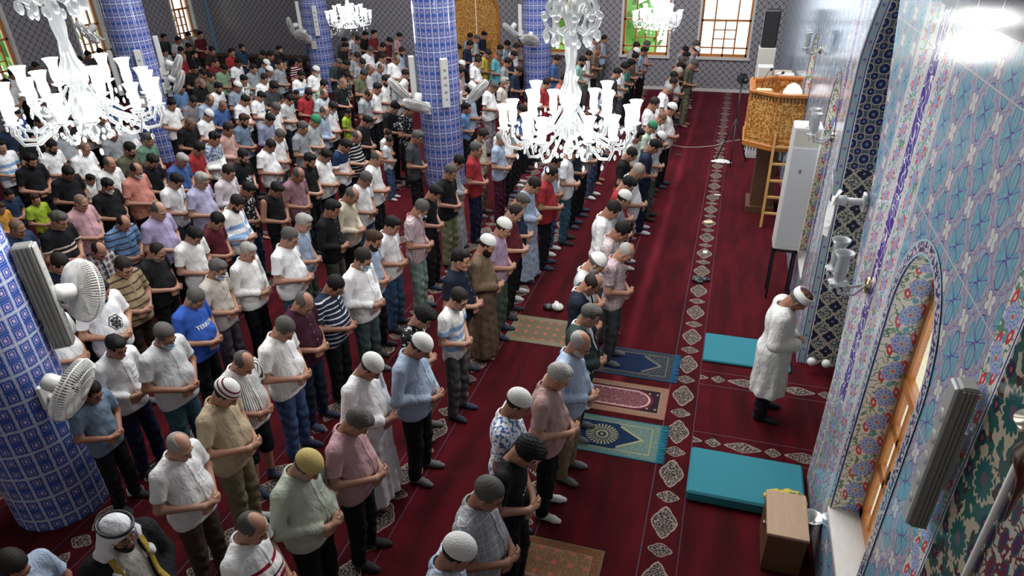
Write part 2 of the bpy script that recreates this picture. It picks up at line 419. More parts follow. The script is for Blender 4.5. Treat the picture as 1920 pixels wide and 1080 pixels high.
def hair_mesh(style):
    F = hgrid()
    if style == 'full':
        F.ell((-.018, 0, .045), (.102, .082, .092), .02); F.ell((.04, 0, .10), (.055, .06, .035), .03)
        F.wrinkle(lambda X, Y, Z: .0020*np.sin(X*190+Y*70+2*np.sin(Y*60))*np.sin(Z*150+Y*145+2*np.sin(X*50))+.002*np.sin(X*60+Y*75))
        F.fn(lambda X, Y, Z: np.maximum(.055-X-(Z-.03)*.25, Z-.072+X*.05), .012, 's')
    elif style == 'curly':
        F.ell((-.018, 0, .055), (.115, .096, .098), .02); F.ell((.045, 0, .115), (.06, .07, .035), .03)
        F.wrinkle(lambda X, Y, Z: .006*np.sin(X*190+Y*40)*np.sin(Y*180)*np.sin(Z*170+X*60))
        F.fn(lambda X, Y, Z: np.maximum(.055-X-(Z-.03)*.25, Z-.075), .012, 's')
    elif style == 'short':
        skull(F, .0035); F.ell((-.02, 0, .062), (.098, .077, .078), .03); F.wrinkle(lambda X, Y, Z: .0013*np.sin(X*230+Y*90)*np.sin(Z*210+Y*130)); F.fn(lambda X, Y, Z: np.maximum(.052-X-(Z-.03)*.16+.004*np.sin(Y*170+1)+.003*np.sin(Z*260), Z-.074+.12*Y*Y/.006*.02+.003*np.sin(Y*210)), .012, 's')
    elif style == 'fringe':
        skull(F, .006); F.ell((.045, 0, .125), (.11, .06, .085), .015, 's'); F.fn(lambda X, Y, Z: np.maximum(.03-X, -1), .012, 's')
    elif style == 'thin':
        skull(F, .005); F.fn(lambda X, Y, Z: np.maximum(.03-X, Z-.3), .012, 's')
    elif style == 'shaved':
        skull(F, .0025); F.fn(lambda X, Y, Z: np.maximum(.045-X, Z-.3), .01, 's')
    elif style == 'cap':
        F.ell((-.016, 0, .055), (.108, .088, .09), .02); F.keep(lambda X, Y, Z: .043+X*.12-Z, .006)
        return F.mesh('cap')
    # keep the hair above the nape and clear of the ears and the jaw
    F.fn(lambda X, Y, Z: np.maximum(X*-1-.012+(Z+.02)*.35, Z-.0), .008, 's')
    F.keep(lambda X, Y, Z: -.07-Z, .01)
    if style in ('fringe', 'shaved'): F.keep(lambda X, Y, Z: Z-.2)
    return F.mesh('hair')
def beard_mesh(kind):
    F = hgrid()
    g = .006 if kind != 'long' else .012
    F.ell((.028, 0, -.03), (.062, .06, .082), .03, g=g)
    for s_ in (-1, 1): F.cap((0, s_*.048, -.06), (.055, s_*.018, -.098), .02, .02, .025, g=g)
    F.ell((.072, 0, -.1), (.022, .024, .018), .02, g=g+.003)
    if kind == 'long': F.ell((.07, 0, -.115), (.035, .035, .035), .02)
    if kind == 'moustache':
        F = hgrid(); F.cap((.098, 0, -.045), (.088, .026, -.056), .0095, .006, .004); F.cap((.098, 0, -.045), (.088, -.026, -.056), .0095, .006, .004)
        return F.mesh('moustache')
    F.ell((.095, 0, -.063), (.02, .022, .009), .006, 's')
    F.keep(lambda X, Y, Z: Z+.036+(.06-X)*-.55*(X < .06), .01)
    F.keep(lambda X, Y, Z: -.002-X, .01)
    F.wrinkle(lambda X, Y, Z: .0015*np.sin(X*300)*np.sin(Y*310+Z*100))
    return F.mesh('beard')
def mask_mesh():
    F = hgrid(); g = .007
    F.ell((.028, 0, -.03), (.062, .06, .082), .03, g=g); F.cap((.088, 0, .015), (.112, 0, -.03), .01, .016, .02); F.ell((.08, 0, -.09), (.026, .03, .024), .02)
    F.keep(lambda X, Y, Z: Z+.012+(.11-X)*.3, .006); F.keep(lambda X, Y, Z: .028-X, .006); F.keep(lambda X, Y, Z: -.112-Z, .006)
    F.wrinkle(lambda X, Y, Z: .0012*np.sin(Z*330))
    return F.mesh('face_mask')
def brow_mesh():
    F = hgrid(.004)
    for s_ in (-1, 1): F.cap((.094, s_*.014, .027), (.082, s_*.05, .027), .0055, .004, .002)
    return F.mesh('eyebrows')
def lash_mesh():
    F = hgrid(.0035)
    for s_ in (-1, 1): F.cap((.0855, s_*.019, -.003), (.087, s_*.031, -.006), .003, .0035, .001); F.cap((.087, s_*.031, -.006), (.079, s_*.043, -.002), .0035, .0028, .001)
    return F.mesh('eyelashes')
def collar_field(b, seed=0):
    F = Field(steps((-.12, .14, .0065)), steps((-.12, .12, .0065)), steps((1.4, 1.54, .0065)))
    def f(X, Y, Z):
        z = Z-1.458+X*.30; r = np.sqrt((X+.006)**2+Y**2)
        return np.maximum(np.abs(r-.073+z*.5)-.0075, np.abs(z)-.021)
    F.fn(f); F.fn(lambda X, Y, Z: np.maximum(np.abs(Y)-(.012+np.clip(Z-1.42, 0, 1)*.3), .03-X), .004, 's')
    return F
# ------------------------------------------------------------------ surface patterns (u, v in metres)
def uv():
    n = E.nt.nodes.new('ShaderNodeUVMap'); s = E.nt.nodes.new('ShaderNodeSeparateXYZ'); E.nt.links.new(n.outputs[0], s.inputs[0])
    return E(s.outputs[0]), E(s.outputs[1])
def lattice_wall(u, v, p=.21, q=.20):
    a = f_abs(f_pp(u, p))*(2/p); b = f_abs(f_pp(v, q))*(2/q); d = a+b
    k = f_abs(d-1); r1 = f_len(a, b); r2 = f_len(1-a, 1-b); r = f_min(r1, r2)
    th = f_atan(f_pp(v, q), f_pp(u, p)); pet = f_lt(r, .40+f_abs(f_cos(th*4))*.16)
    c = f_mix(f_lt(k, .30), (.035, .105, .12), (.33, .33, .34))
    c = f_mix(f_lt(k, .13), c, (.045, .045, .09)); c = f_mix(pet, c, (.42, .33, .32)); c = f_mix(f_lt(r, .27), c, (.05, .12, .17))
    return f_mix(f_lt(r, .13), c, (.40, .38, .36))
def hex_tiles(u, v):
    P = .43
    def one(u, v):
        a = f_pp(u, P); b = f_pp(v, P); r = f_len(a, b); th = f_atan(b, a)
        return a, b, r, th
    # square lattice with a flower at the corners and in the middle
    a, b, r1, t1 = one(u, v); a2, b2, r2, t2 = one(u+P/2, v+P/2)
    c3, d3, r3, t3 = one(u+P/2, v); c4, d4, r4, t4 = one(u, v+P/2)
    def petal(a, b):                                 # six oval petals, the upright pair larger
        A = f_abs(a); B = f_abs(b); return f_len(A/.043, (B-.078)/.064), f_len((A-.078)/.026, (B-.030)/.036)
    ea, sa = petal(a, b); eb, sb = petal(a2, b2); e = f_min(ea, eb); es = f_min(sa, sb); rr = f_min(r1, r2)
    # small cells between the flowers
    ou = f_pp(u, .0538); rowi = f_mod2(f_floor(u/.0538+.5)); ov = f_pp(v+rowi*.043, .086)
    ov_in = f_lt(f_len(ou/.0255, ov/.0405), 1.); ov_ln = f_lt(f_abs(ou), .0025)
    c = f_mix(ov_in, (.34, .22, .26), (.32, .39, .47))
    c = f_mix(ov_ln, c, (.20, .26, .38))
    for (r, t, aa) in ((r3, t3, c3), (r4, t4, c4)):
        R = .022+f_abs(f_sin(t*2))*.040
        c = f_mix(f_lt(r, R+.005), c, (.10, .09, .22)); c = f_mix(f_lt(r, R), c, (.58, .58, .53)); c = f_mix(f_lt(f_abs(aa), .003), c, (.16, .14, .28))
    ring = f_min(f_abs(r1-.158), f_abs(r2-.158)); c = f_mix(f_lt(ring, .002), c, (.2, .16, .34))
    c = f_mix(f_lt(rr, .045), c, (.14, .40, .44)); c = f_mix(f_lt(es, 1.08), c, (.12, .10, .30)); c = f_mix(f_lt(es, 1.), c, f_mix(f_gt(es, .6), (.14, .38, .43), (.12, .36, .42)))
    c = f_mix(f_lt(e, 1.13), c, (.08, .06, .26)); c = f_mix(f_lt(e, 1.), c, f_mix(f_gt(e, .72), (.19, .37, .43), (.12, .36, .42)))
    for A, B in ((a, b), (a2, b2)):
        for q in (f_abs(f_abs(A)*.5-f_abs(B)*.866), f_abs(A)):
            c = f_mix(f_min(f_lt(q, .0028), f_lt(f_len(A, B), .118)), c, (.14, .11, .34))
    g = f_lt(f_abs(f_pp(v+.09, .86)), .004)
    return f_mix(g, c, (.5, .47, .48))
def floral(u, v, p=.19, base=(.66, .63, .56), w=.28, blue=(.12, .17, .46)):
    """a row of blue rosettes with red tulips and green stems between them; u runs across, centred on 0"""
    side = f_sin(v*(PI/p))*.02; b = f_pp(v, p); a = u-side; r = f_len(a, b); th = f_atan(b, a)
    n = f_noise(f_comb(u*1.0, v*1.0, 0.), 16, 1); st = f_lt(f_abs(n-.5), .035)
    c = f_mix(st, base, (.10, .24, .13))
    b2 = f_pp(v+p/2, p)
    for s_ in (-1, 1):
        t = f_len((u-s_*w*.27)/1.0, (b2+u*.8)/1.6); c = f_mix(f_lt(t, .026), c, (.56, .05, .06)); c = f_mix(f_lt(t, .009), c, base)
    t = f_len(u, b2); c = f_mix(f_lt(t, .022), c, (.10, .33, .42))
    R = p*.27+f_abs(f_cos(th*4.5))*p*.08
    c = f_mix(f_lt(r, R+.004), c, blue); c = f_mix(f_lt(r, R-.002), c, (.36, .39, .62)); c = f_mix(f_min(f_lt(f_abs(r-p*.215), p*.04), f_gt(f_cos(th*9), .1)), c, blue)
    c = f_mix(f_lt(r, p*.15), c, (.62, .62, .64)); c = f_mix(f_lt(f_abs(r-p*.12), .005), c, (.07, .33, .42)); return f_mix(f_lt(r, p*.07), c, (.58, .12, .12))
def script_band(u, v, w=.3):
    n = f_noise(f_comb(u*1.5, v*.7, 0.), 7.5, 1.); n2 = f_noise(f_comb(u*.8+5, v*1.5, 3.), 8, 0)
    s = f_max(f_lt(f_abs(n-.5), .020), f_lt(f_abs(n2-.47), .018))
    c = f_mix(s, (.045, .03, .25), (.72, .70, .66))
    return f_mix(f_gt(f_abs(u), w*.43), c, (.62, .6, .6))
def green_floral(u, v):
    k = f_comb(u, v, 0.); p = .36; b = f_pp(v, p); r = f_len(u, b); th = f_atan(b, u); b2 = f_pp(v+p/2, p)
    n = f_noise(k, 11, 2); c = f_mix(f_gt(n, .52), (.015, .075, .065), (.33, .28, .21))
    n2 = f_noise(f_comb(u+4, v, 0.), 15, 1); c = f_mix(f_gt(n2, .64), c, (.06, .015, .02))
    for s_ in (-1, 1):
        r3 = f_len(u-s_*.15, f_pp(v+s_*.07, p*.5)); c = f_mix(f_lt(r3, .036), c, (.02, .02, .05)); c = f_mix(f_lt(r3, .013), c, (.22, .06, .05))
    R = .075+f_abs(f_cos(th*7))*.025; c = f_mix(f_lt(r, R+.018), c, (.33, .28, .21)); c = f_mix(f_lt(r, R), c, (.012, .075, .075))
    return f_mix(f_lt(r, .032), c, (.10, .06, .09))
def key_tiles(u, v):
    a = f_pp(u, .09); b = f_pp(v, .15); q = f_mod2(f_floor(u/.09+.5)); b = f_pp(v+q*.075, .15)
    e = f_len(a/.026, b/.05); c = f_mix(f_lt(e, 1.25), (.36, .34, .29), (.015, .09, .085)); c = f_mix(f_lt(e, .85), c, (.03, .03, .10))
    n = f_noise(f_comb(u, v, 0.), 20, 1); return f_mix(f_lt(f_abs(n-.5), .05), c, (.10, .025, .035))
def lattice_panel(u, v):
    p, q = .20, .20; a = f_abs(f_pp(u, p))*(2/p); b = f_abs(f_pp(v, q))*(2/q); d = a+b
    n = f_noise(f_comb(u, v, 0.), 42, 0); c = f_mix(f_gt(n, .52), (.05, .085, .085), (.40, .36, .31))
    cl = f_len(a, b); th = f_atan(b, a); c = f_mix(f_lt(cl, .60+f_cos(th*4)*.14), c, (.012, .016, .045)); c = f_mix(f_lt(cl, .15), c, (.17, .18, .22))
    return f_mix(f_lt(f_abs(d-1), .10), c, (.42, .37, .31))
def dots_panel(u, v):
    p = .16; a = f_pp(u, p); b = f_pp(v, p); a2 = f_pp(u+p/2, p); b2 = f_pp(v+p/2, p); r = f_min(f_len(a, b), f_len(a2, b2)*1.35)
    c = f_mix(f_lt(r, .062), (.06, .10, .12), (.45, .40, .31)); c = f_mix(f_lt(r, .052), c, (.015, .02, .10)); return f_mix(f_lt(r, .018), c, (.12, .17, .26))
def wall_zone(u, v):
    """qibla wall: tile fields side by side; u runs along the wall, v up"""
    c = hex_tiles(u, v); m = 6.8; s = f_max(m-u, u-7.5)
    def band(c, lo, hi, x): return f_mix(f_min(f_gt(s, lo), f_lt(s, hi)), c, x)
    # floral, script and floral bands on each side of the niche
    c = band(c, .9, 1.95, (.5, .5, .54)); c = band(c, .97, 1.28, floral(s-1.12, v, .17, (.55, .55, .56), .28))
    c = band(c, 1.34, 1.60, script_band(s-1.47, v, .26)); c = band(c, 1.64, 1.90, floral(s-1.77, v+.1, .16, (.52, .54, .56), .22))
    c = f_mix(f_min(f_lt(f_abs(s-1.47), .20), f_lt(v, 1.35)), c, floral(s-1.47, v, .2, (.33, .38, .46), .3, (.03, .12, .42)))
    c = f_mix(f_lt(u, 3.06), c, floral(u-2.97, v+.06, .21, (.62, .60, .54), .16, (.20, .26, .48)))
    c = f_mix(f_lt(f_abs(u-2.872), .014), c, (.62, .62, .62)); c = f_mix(f_lt(f_abs(u-2.872), .006), c, (.05, .03, .2))
    c = f_mix(f_lt(u, 2.855), c, green_floral(u-2.66, v)); c = f_mix(f_lt(u, 2.46), c, key_tiles(u, v))
    # small panel round each window arch
    return c
def pillar_tiles(u, v):
    p, q = .122, .262; a = f_pp(u, p); b = f_pp(v, q)
    g = f_max(f_gt(f_abs(a), p/2-.006), f_gt(f_abs(b), q/2-.007))
    def ring(a, b, w, h, t):                          # outline of a rounded rectangle
        d = f_max(f_abs(a)-w, f_abs(b)-h); return f_lt(f_abs(d), t), f_lt(d, -t)
    b1 = f_abs(b)-.064
    o1, i1 = ring(f_abs(a)-.0, b1, .037, .040, .0065); o2, i2 = ring(a, b1, .017, .022, .0055)
    n = f_noise(f_comb(u, v, 0.), 34, 0)
    c = f_mix(f_gt(n, .5), (.13, .22, .50), (.27, .31, .58)); c = f_mix(i1, c, (.38, .36, .60)); c = f_mix(o1, c, (.018, .05, .24)); c = f_mix(o2, c, (.03, .07, .30))
    c = f_mix(f_lt(f_max(f_abs(a)-.05, f_abs(b)-.014), 0), c, (.03, .08, .33)); c = f_mix(f_lt(f_max(f_abs(a)-.012, f_abs(b1)-.008), 0), c, (.55, .42, .52))
    return f_mix(g, c, (.50, .51, .53))
def carpet():
    k, x, y, z = f_coord('Object')
    xs = f_pp(x+.075, 1.31); yy = y-4.83
    def med(a, b, w, h, lob):
        th = f_atan(b/h, a/w); r = f_len(a/w, b/h); d = f_abs(a)/w+f_abs(b)/h
        R = 1.+f_abs(f_sin(th*4))*lob; return f_lt(d*.72+r*.28, R), f_lt(f_abs(d*.72+r*.28-R+.06), .05)
    sep = f_mod2(f_floor(yy/.345+.5)); yb = f_pp(yy, .69); yb2 = f_pp(yy+.345, .69)
    big, bo = med(xs, yb, .128, .215, .07); sm, so = med(xs, yb2, .115, .085, .08)
    v1 = f_vor(f_comb(x, y, 0.), 34, 'DISTANCE_TO_EDGE'); fil = f_lt(v1, .075)
    pat = f_mix(fil, (.02, .014, .018), (.22, .18, .145)); tq = f_vor(f_comb(x, y, 0.), 30, 'F1', 'Color')
    n = f_noise(k, 1.3, 3); st = f_noise(f_comb(x*3.2, y*.5, 0.), 1.6, 3)
    base = f_mix(f_max(f_min((st-.38)*3.2, 1.), 0.), (.027, .0010, .0022), (.070, .0022, .0055))
    base = f_mix(f_max(f_min((n-.45)*2, 1.), 0.)*.5, base, (.05, .0014, .0038))
    cr = f_max(1-f_abs(x+.88+(n-.5)*.12)/.11, 0)*f_gt(y, 6.6); base = f_mix(cr*.6, base, (.16, .012, .022))
    c = f_mix(f_max(big, sm), base, pat); c = f_mix(f_max(bo, so), c, (.24, .19, .155))
    c = f_mix(f_lt(f_abs(f_abs(xs)-.168), .005), c, (.07, .045, .07))
    right = f_gt(x, .105)                              # cross bands by the niche
    side = f_gt(x, .095); c = f_mix(side, c, base)
    for Y in (6.12, 7.35):
        yc = y-Y; xx = f_pp(x-.62, .62); x2 = f_pp(x-.31, .62); m1, p1 = med(xx, yc, .20, .085, .06); m2, p2 = med(x2, yc, .085, .075, .06)
        inb = f_min(side, f_lt(f_abs(yc), .16)); c = f_mix(f_min(inb, f_max(m1, m2)), c, pat); c = f_mix(f_min(inb, f_max(p1, p2)), c, (.24, .19, .155))
        c = f_mix(f_min(side, f_lt(f_abs(f_abs(yc)-.15), .004)), c, (.09, .05, .07))
    return c
def gloss(lo, hi): return None
M = {}
M['carpet'] = mat('red_carpet', carpet, .92, spec=.12, sheen=.32, bump=lambda: (f_noise(None, 260, 1), .25, .01))
M['farwall'] = mat('lattice_tiles', lambda: lattice_wall(*uv()), .24)
M['leftwall'] = mat('brown_lattice_tiles', lambda: lattice_wall(*uv(), .24, .22), .3)
M['qibla'] = mat('qibla_tiles', lambda: wall_zone(*uv()), .16)
M['lattice'] = mat('niche_lattice', lambda: lattice_panel(*uv()), .25)
M['dots'] = mat('niche_rosettes', lambda: dots_panel(*uv()), .25)
M['turq'] = mat('turquoise_border', lambda: (lambda u, v: f_mix(f_gt(f_abs(u), .034), f_mix(f_lt(f_len(u, f_pp(v, .19)), .017), f_mix(f_gt(f_noise(f_comb(u, v, 0.), 28, 1), .55), (.26, .42, .46), (.42, .36, .42)), (.2, .14, .4)), f_mix(f_gt(f_abs(u), .044), (.035, .025, .15), (.6, .6, .6))))(*uv()), .2)
M['reveal'] = mat('floral_tiles', lambda: (lambda u, v: f_mix(f_gt(f_abs(u), .150), floral(u, v, .235, (.72, .66, .55), .27), f_mix(f_lt(f_abs(f_abs(u)-.158), .005), (.7, .7, .7), (.06, .04, .24))))(*uv()), .2)
M['archband'] = mat('arch_band', lambda: (lambda u, v: f_mix(f_gt(f_abs(v), .036), f_mix(f_gt(f_noise(f_comb(u, v, 0.), 32, 1), .5), (.05, .045, .15), (.48, .42, .42)), (.30, .50, .56)))(*uv()), .2)
M['pillar'] = mat('pillar_tiles', lambda: pillar_tiles(*uv()), .12)
sn = M['carpet'].node_tree.nodes['Principled BSDF']; sn.inputs['Sheen Tint'].default_value = (1, .16, .28, 1); sn.inputs['Sheen Roughness'].default_value = .35
M['white'] = mat('white_plastic', (.62, .62, .60), .35); M['offwhite'] = mat('aged_white', (.52, .50, .44), .4); M['grey'] = mat('grey_metal', (.40, .41, .40), .4, .3)
M['dgrey'] = mat('louvre_grey', (.22, .22, .20), .45, .3); M['black'] = mat('black_plastic', (.012, .012, .014), .4); M['marble'] = mat('white_marble', lambda: f_mix(f_noise(None, 9, 3), (.66, .63, .58), (.52, .50, .47)), .25)
M['plaster'] = mat('plaster', (.55, .54, .52), .8); M['chrome'] = mat('chrome', (.7, .7, .68), .2, 1.); M['brass'] = mat('brass', (.62, .50, .30), .22, 1.); M['gold'] = mat('gilt', (.75, .42, .06), .3, .8)
M['wood'] = mat('orange_wood', lambda: (lambda k: f_mix(f_noise(f_comb(k[1]*9, k[2]*9, k[3]*.9), 3, 3), (.34, .10, .016), (.52, .21, .045)))(f_coord()), .3)
M['dwood'] = mat('brown_wood', (.10, .045, .02), .5)
M['carved'] = mat('carved_wood', lambda: (lambda k: f_mix(f_lt(f_abs(f_noise(k[0], 17, 2)-.5), .055), (.36, .13, .02), (.62, .36, .11)))(f_coord()), .4, bump=lambda: (f_noise(f_coord()[0], 17, 2), .6, .02))
M['glass'] = mat('window_glass', (1, 1, 1), .02, trans=1.)
M['crystal'] = mat('cut_glass', (.42, .45, .45), .08, trans=.45, spec=1., emit=((1, 1, 1), .12))  # faint emission put into the glass so the crystal itself glows
M['lampglass'] = mat('lit_shade', (1, 1, 1), .4, emit=((1, .985, .97), 14.))
M['egg'] = mat('lit_globe', (1, .9, .85), .4, emit=((1, .78, .72), .25))
M['teal'] = mat('teal_felt', lambda: f_mix(f_noise(None, 60, 3), (.024, .145, .19), (.035, .20, .245)), .9, spec=.2)
M['leaf'] = mat('leaves', lambda: f_mix(f_noise(None, 3, 3), (.05, .22, .02), (.22, .45, .05)), .7)
M['backtrim'] = mat('dark_gloss_panel', lambda: (lambda u, v: f_mix(f_lt(f_abs(f_pp(u, .42)), .006), (.012, .012, .03), (.4, .4, .42)))(*uv()), .12)
M['boxwood'] = mat('pale_plank', lambda: (lambda k: f_mix(f_noise(f_comb(k[1]*14, k[2]*1.4, k[3]), 3, 4), (.40, .27, .17), (.30, .19, .115)))(f_coord()), .55)
M['vase_silver'] = mat('silver_dish', (.45, .47, .46), .25, .8)  # plain silver metal of the vase
# ------------------------------------------------------------------ the hall
def quad_wall(name, pts_uv, m, kind='structure'):
    """pts_uv: list of quads, each four (point, (u, v))"""
    me = bpy.data.meshes.new(name); vs = []; fs = []; us = []
    for q in pts_uv:
        b = len(vs); vs += [tuple(p) for p, _ in q]; us += [c for _, c in q]; fs.append(tuple(range(b, b+len(q))))
    me.from_pydata(vs, [], fs); uvl = me.uv_layers.new(name='UVMap')
    for l in me.loops: uvl.data[l.index].uv = us[l.vertex_index]
    me.update(); me.materials.append(m); o = bpy.data.objects.new(name, me); COL.objects.link(o)
    if kind: o['kind'] = kind
    return o
def holed(name, axis, const, a0, a1, z0, z1, holes, m, step=.06):
    """a wall in a vertical plane; holes: (zlo, zhi, fn(z) -> (lo, hi)) in order along the wall"""
    zs = {z0, z1}
    for h in holes:
        n = max(2, int((h[1]-h[0])/step)); zs |= {h[0]+(h[1]-h[0])*i/n for i in range(n+1)}
    zs = sorted(z for z in zs if z0 <= z <= z1); Q = []
    P = (lambda a, z: (const, a, z)) if axis == 'x' else (lambda a, z: (a, const, z))
    for zl, zh in zip(zs, zs[1:]):
        cuts_l = [a0]; cuts_h = [a0]
        for h in holes:
            if zl >= h[0]-1e-6 and zh <= h[1]+1e-6:
                l = h[2](zl); u = h[2](zh); cuts_l += l; cuts_h += u
        cuts_l.append(a1); cuts_h.append(a1)
        for i in range(0, len(cuts_l), 2):
            Q.append([(P(cuts_l[i], zl), (cuts_l[i], zl)), (P(cuts_l[i+1], zl), (cuts_l[i+1], zl)), (P(cuts_h[i+1], zh), (cuts_h[i+1], zh)), (P(cuts_h[i], zh), (cuts_h[i], zh))])
    return quad_wall(name, Q, m)
def arch_hw(z, zs, za, w):                       # half width of a pointed-round arch
    if z <= zs: return w
    t = min(1, (z-zs)/(za-zs)); return w*math.sqrt(max(0, 1-t*t))
NC = 6.8
def niche_iv(z):
    lo = 5.83 if z < 1.3 else 5.83+(z-1.3)*.247+max(0, z-3.08)**1.3*.28; hi = 8.0+min(.42, z*.14)-max(0, z-3.5)**1.4*.75; return [min(lo, 7.4), max(hi, min(lo, 7.4)+.001)]
WINS = [(4.18, .53), (9.55, .45), (13.2, .45)]; ZS, ZA, ZW = 2.56, 3.20, .68
def win_iv(c, w): return lambda z: [c-arch_hw(z, ZS, ZA, w), c+arch_hw(z, ZS, ZA, w)]
holes = [(ZW, ZA, win_iv(*WINS[0])), (0., 4.44, niche_iv), (ZW, ZA, win_iv(*WINS[1])), (ZW, ZA, win_iv(*WINS[2]))]
holed('wall_right', 'x', W, -1.5, FAR, 0, 4.46, holes, M['qibla'])
quad_wall('trim_1', [[((W-.03, -1.5, 4.46), (-1.5, 0)), ((W-.03, FAR, 4.46), (FAR, 0)), ((W-.03, FAR, 7), (FAR, 2.5)), ((W-.03, -1.5, 7), (-1.5, 2.5))]], M['backtrim'])
quad_wall('trim_2', [[((W-.03, -1.5, 4.46), (-1.5, 0)), ((W-.03, FAR, 4.46), (FAR, 0)), ((W, FAR, 4.46), (FAR, .03)), ((W, -1.5, 4.46), (-1.5, .03))]], M['plaster'])
D = .28
def reveal(name, c, w, m, kind='structure'):
    pts = [(c+w, ZW)]+[(c+w, ZW+(ZS-ZW)*i/8) for i in range(1, 9)]
    for i in range(1, 25):
        t = i/24*PI; pts.append((c+w*math.cos(t), ZS+(ZA-ZS)*math.sin(t)))
    pts += [(c-w, ZS-(ZS-ZW)*i/8) for i in range(1, 9)]; Q = []; s = 0
    for (a, b), (a2, b2) in zip(pts, pts[1:]):
        ds = math.hypot(a2-a, b2-b)
        Q.append([((W, a, b), (-.16, s)), ((W+D, a, b), (.16, s)), ((W+D, a2, b2), (.16, s+ds)), ((W, a2, b2), (-.16, s+ds))]); s += ds
    return pts, quad_wall(name, Q, m)
def arched_window(n, c, w):
    pts, rv = reveal('trim_%d' % (n+10), c, w, M['reveal'])
    # band round the arch on the wall face
    Q = []; s = 0; o = [(c+(a-c)*(1+.10/w), b if b <= ZS else ZS+(b-ZS)*(1+.10/(ZA-ZS))) for a, b in pts]
    for i in range(len(pts)-1):
        ds = math.hypot(pts[i+1][0]-pts[i][0], pts[i+1][1]-pts[i][1]); X = W-.008
        Q.append([((X, *pts[i]), (s, -.05)), ((X, *o[i]), (s, .05)), ((X, *o[i+1]), (s+ds, .05)), ((X, *pts[i+1]), (s+ds, -.05))]); s += ds
    quad_wall('trim_%d' % (n+20), Q, M['archband'])
    m = MB(); m.box(W-.02, W+D, c-w-.02, c+w+.02, ZW-.05, ZW, bev=.006); m.build('trim_%d' % (n+30), M['marble'], kind='structure')
    fr = MB(); x0, x1 = W+D-.06, W+D
    P = lambda u, v, d: (d, u, v)
    out = [(c+w*math.cos(t/20*PI), ZS+(ZA-ZS)*math.sin(t/20*PI)) for t in range(21)]; inn = [(c+(w-.07)*math.cos(t/20*PI), ZS+(ZA-ZS-.07)*math.sin(t/20*PI)) for t in range(21)]
    for i in range(20): fr.prism([out[i], out[i+1], inn[i+1], inn[i]], x0, x1, P)
    fr.box(x0, x1, c-w, c-w+.07, ZW, ZS); fr.box(x0, x1, c+w-.07, c+w, ZW, ZS); fr.box(x0, x1, c-w, c+w, ZW, ZW+.09)
    for z in (2.05, 1.25, 1.65): fr.box(x0-(.012 if z == 2.05 else -.01), x1, c-w, c+w, z-.035, z+.035)
    fr.box(x0-.012, x1, c-.035, c+.035, ZW, 2.05)
    for k in (-.5, .5): fr.box(x0+.01, x1, c+k*w-.016, c+k*w+.016, ZW, 2.05)
    f = fr.build('window_%d' % n, M['wood'], kind='structure')
    g = MB(); g.box(x0+.018, x0+.022, c-w+.02, c+w-.02, ZW+.02, ZS+.3); g.build('pane', M['glass'], f)
    h = MB(); h.tube([(x0-.05, c+.03, 1.45), (x0-.05, c+.03, 1.57)], .008); h.box(x0-.05, x0, c+.022, c+.038, 1.5, 1.52); h.build('window_handle', M['black'], f)
for i, (c, w_) in enumerate(WINS): arched_window(i+1, c, w_)
# niche: straight jambs, flat back, stepped pointed head
def niche():
    X1 = W+.46; Q = []; QD = []; n = 40; T = []
    for i in range(n):
        za, zb = 4.44*i/n, 4.44*(i+1)/n; (la, ha), (lb, hb) = niche_iv(za), niche_iv(zb)
        q = QD if za >= 2.35 else Q
        q.append([((W+.115, ha, za), (.0, za)), ((X1, ha, za), (.345, za)), ((X1, hb, zb), (.345, zb)), ((W+.115, hb, zb), (.0, zb))])
        q.append([((W, la, za), (.1, za)), ((X1, la, za), (.7, za)), ((X1, lb, zb), (.7, zb)), ((W, lb, zb), (.1, zb))])
        q.append([((X1, la, za), (la, za)), ((X1, ha, za), (ha, za)), ((X1, hb, zb), (hb, zb)), ((X1, lb, zb), (lb, zb))])
        T.append([((W, ha, za), (-.058, za)), ((W+.115, ha, za), (.058, za)), ((W+.115, hb, zb), (.058, zb)), ((W, hb, zb), (-.058, zb))])
    quad_wall('wall_niche', Q, M['lattice']); quad_wall('wall_niche_head', QD, M['dots']); quad_wall('trim_3', T, M['turq'])
niche()
fl = MB(); fl.box(LEFT, W+.5, -1.5, FAR, -.1, 0); fl.build('floor', M['carpet'], kind='structure')
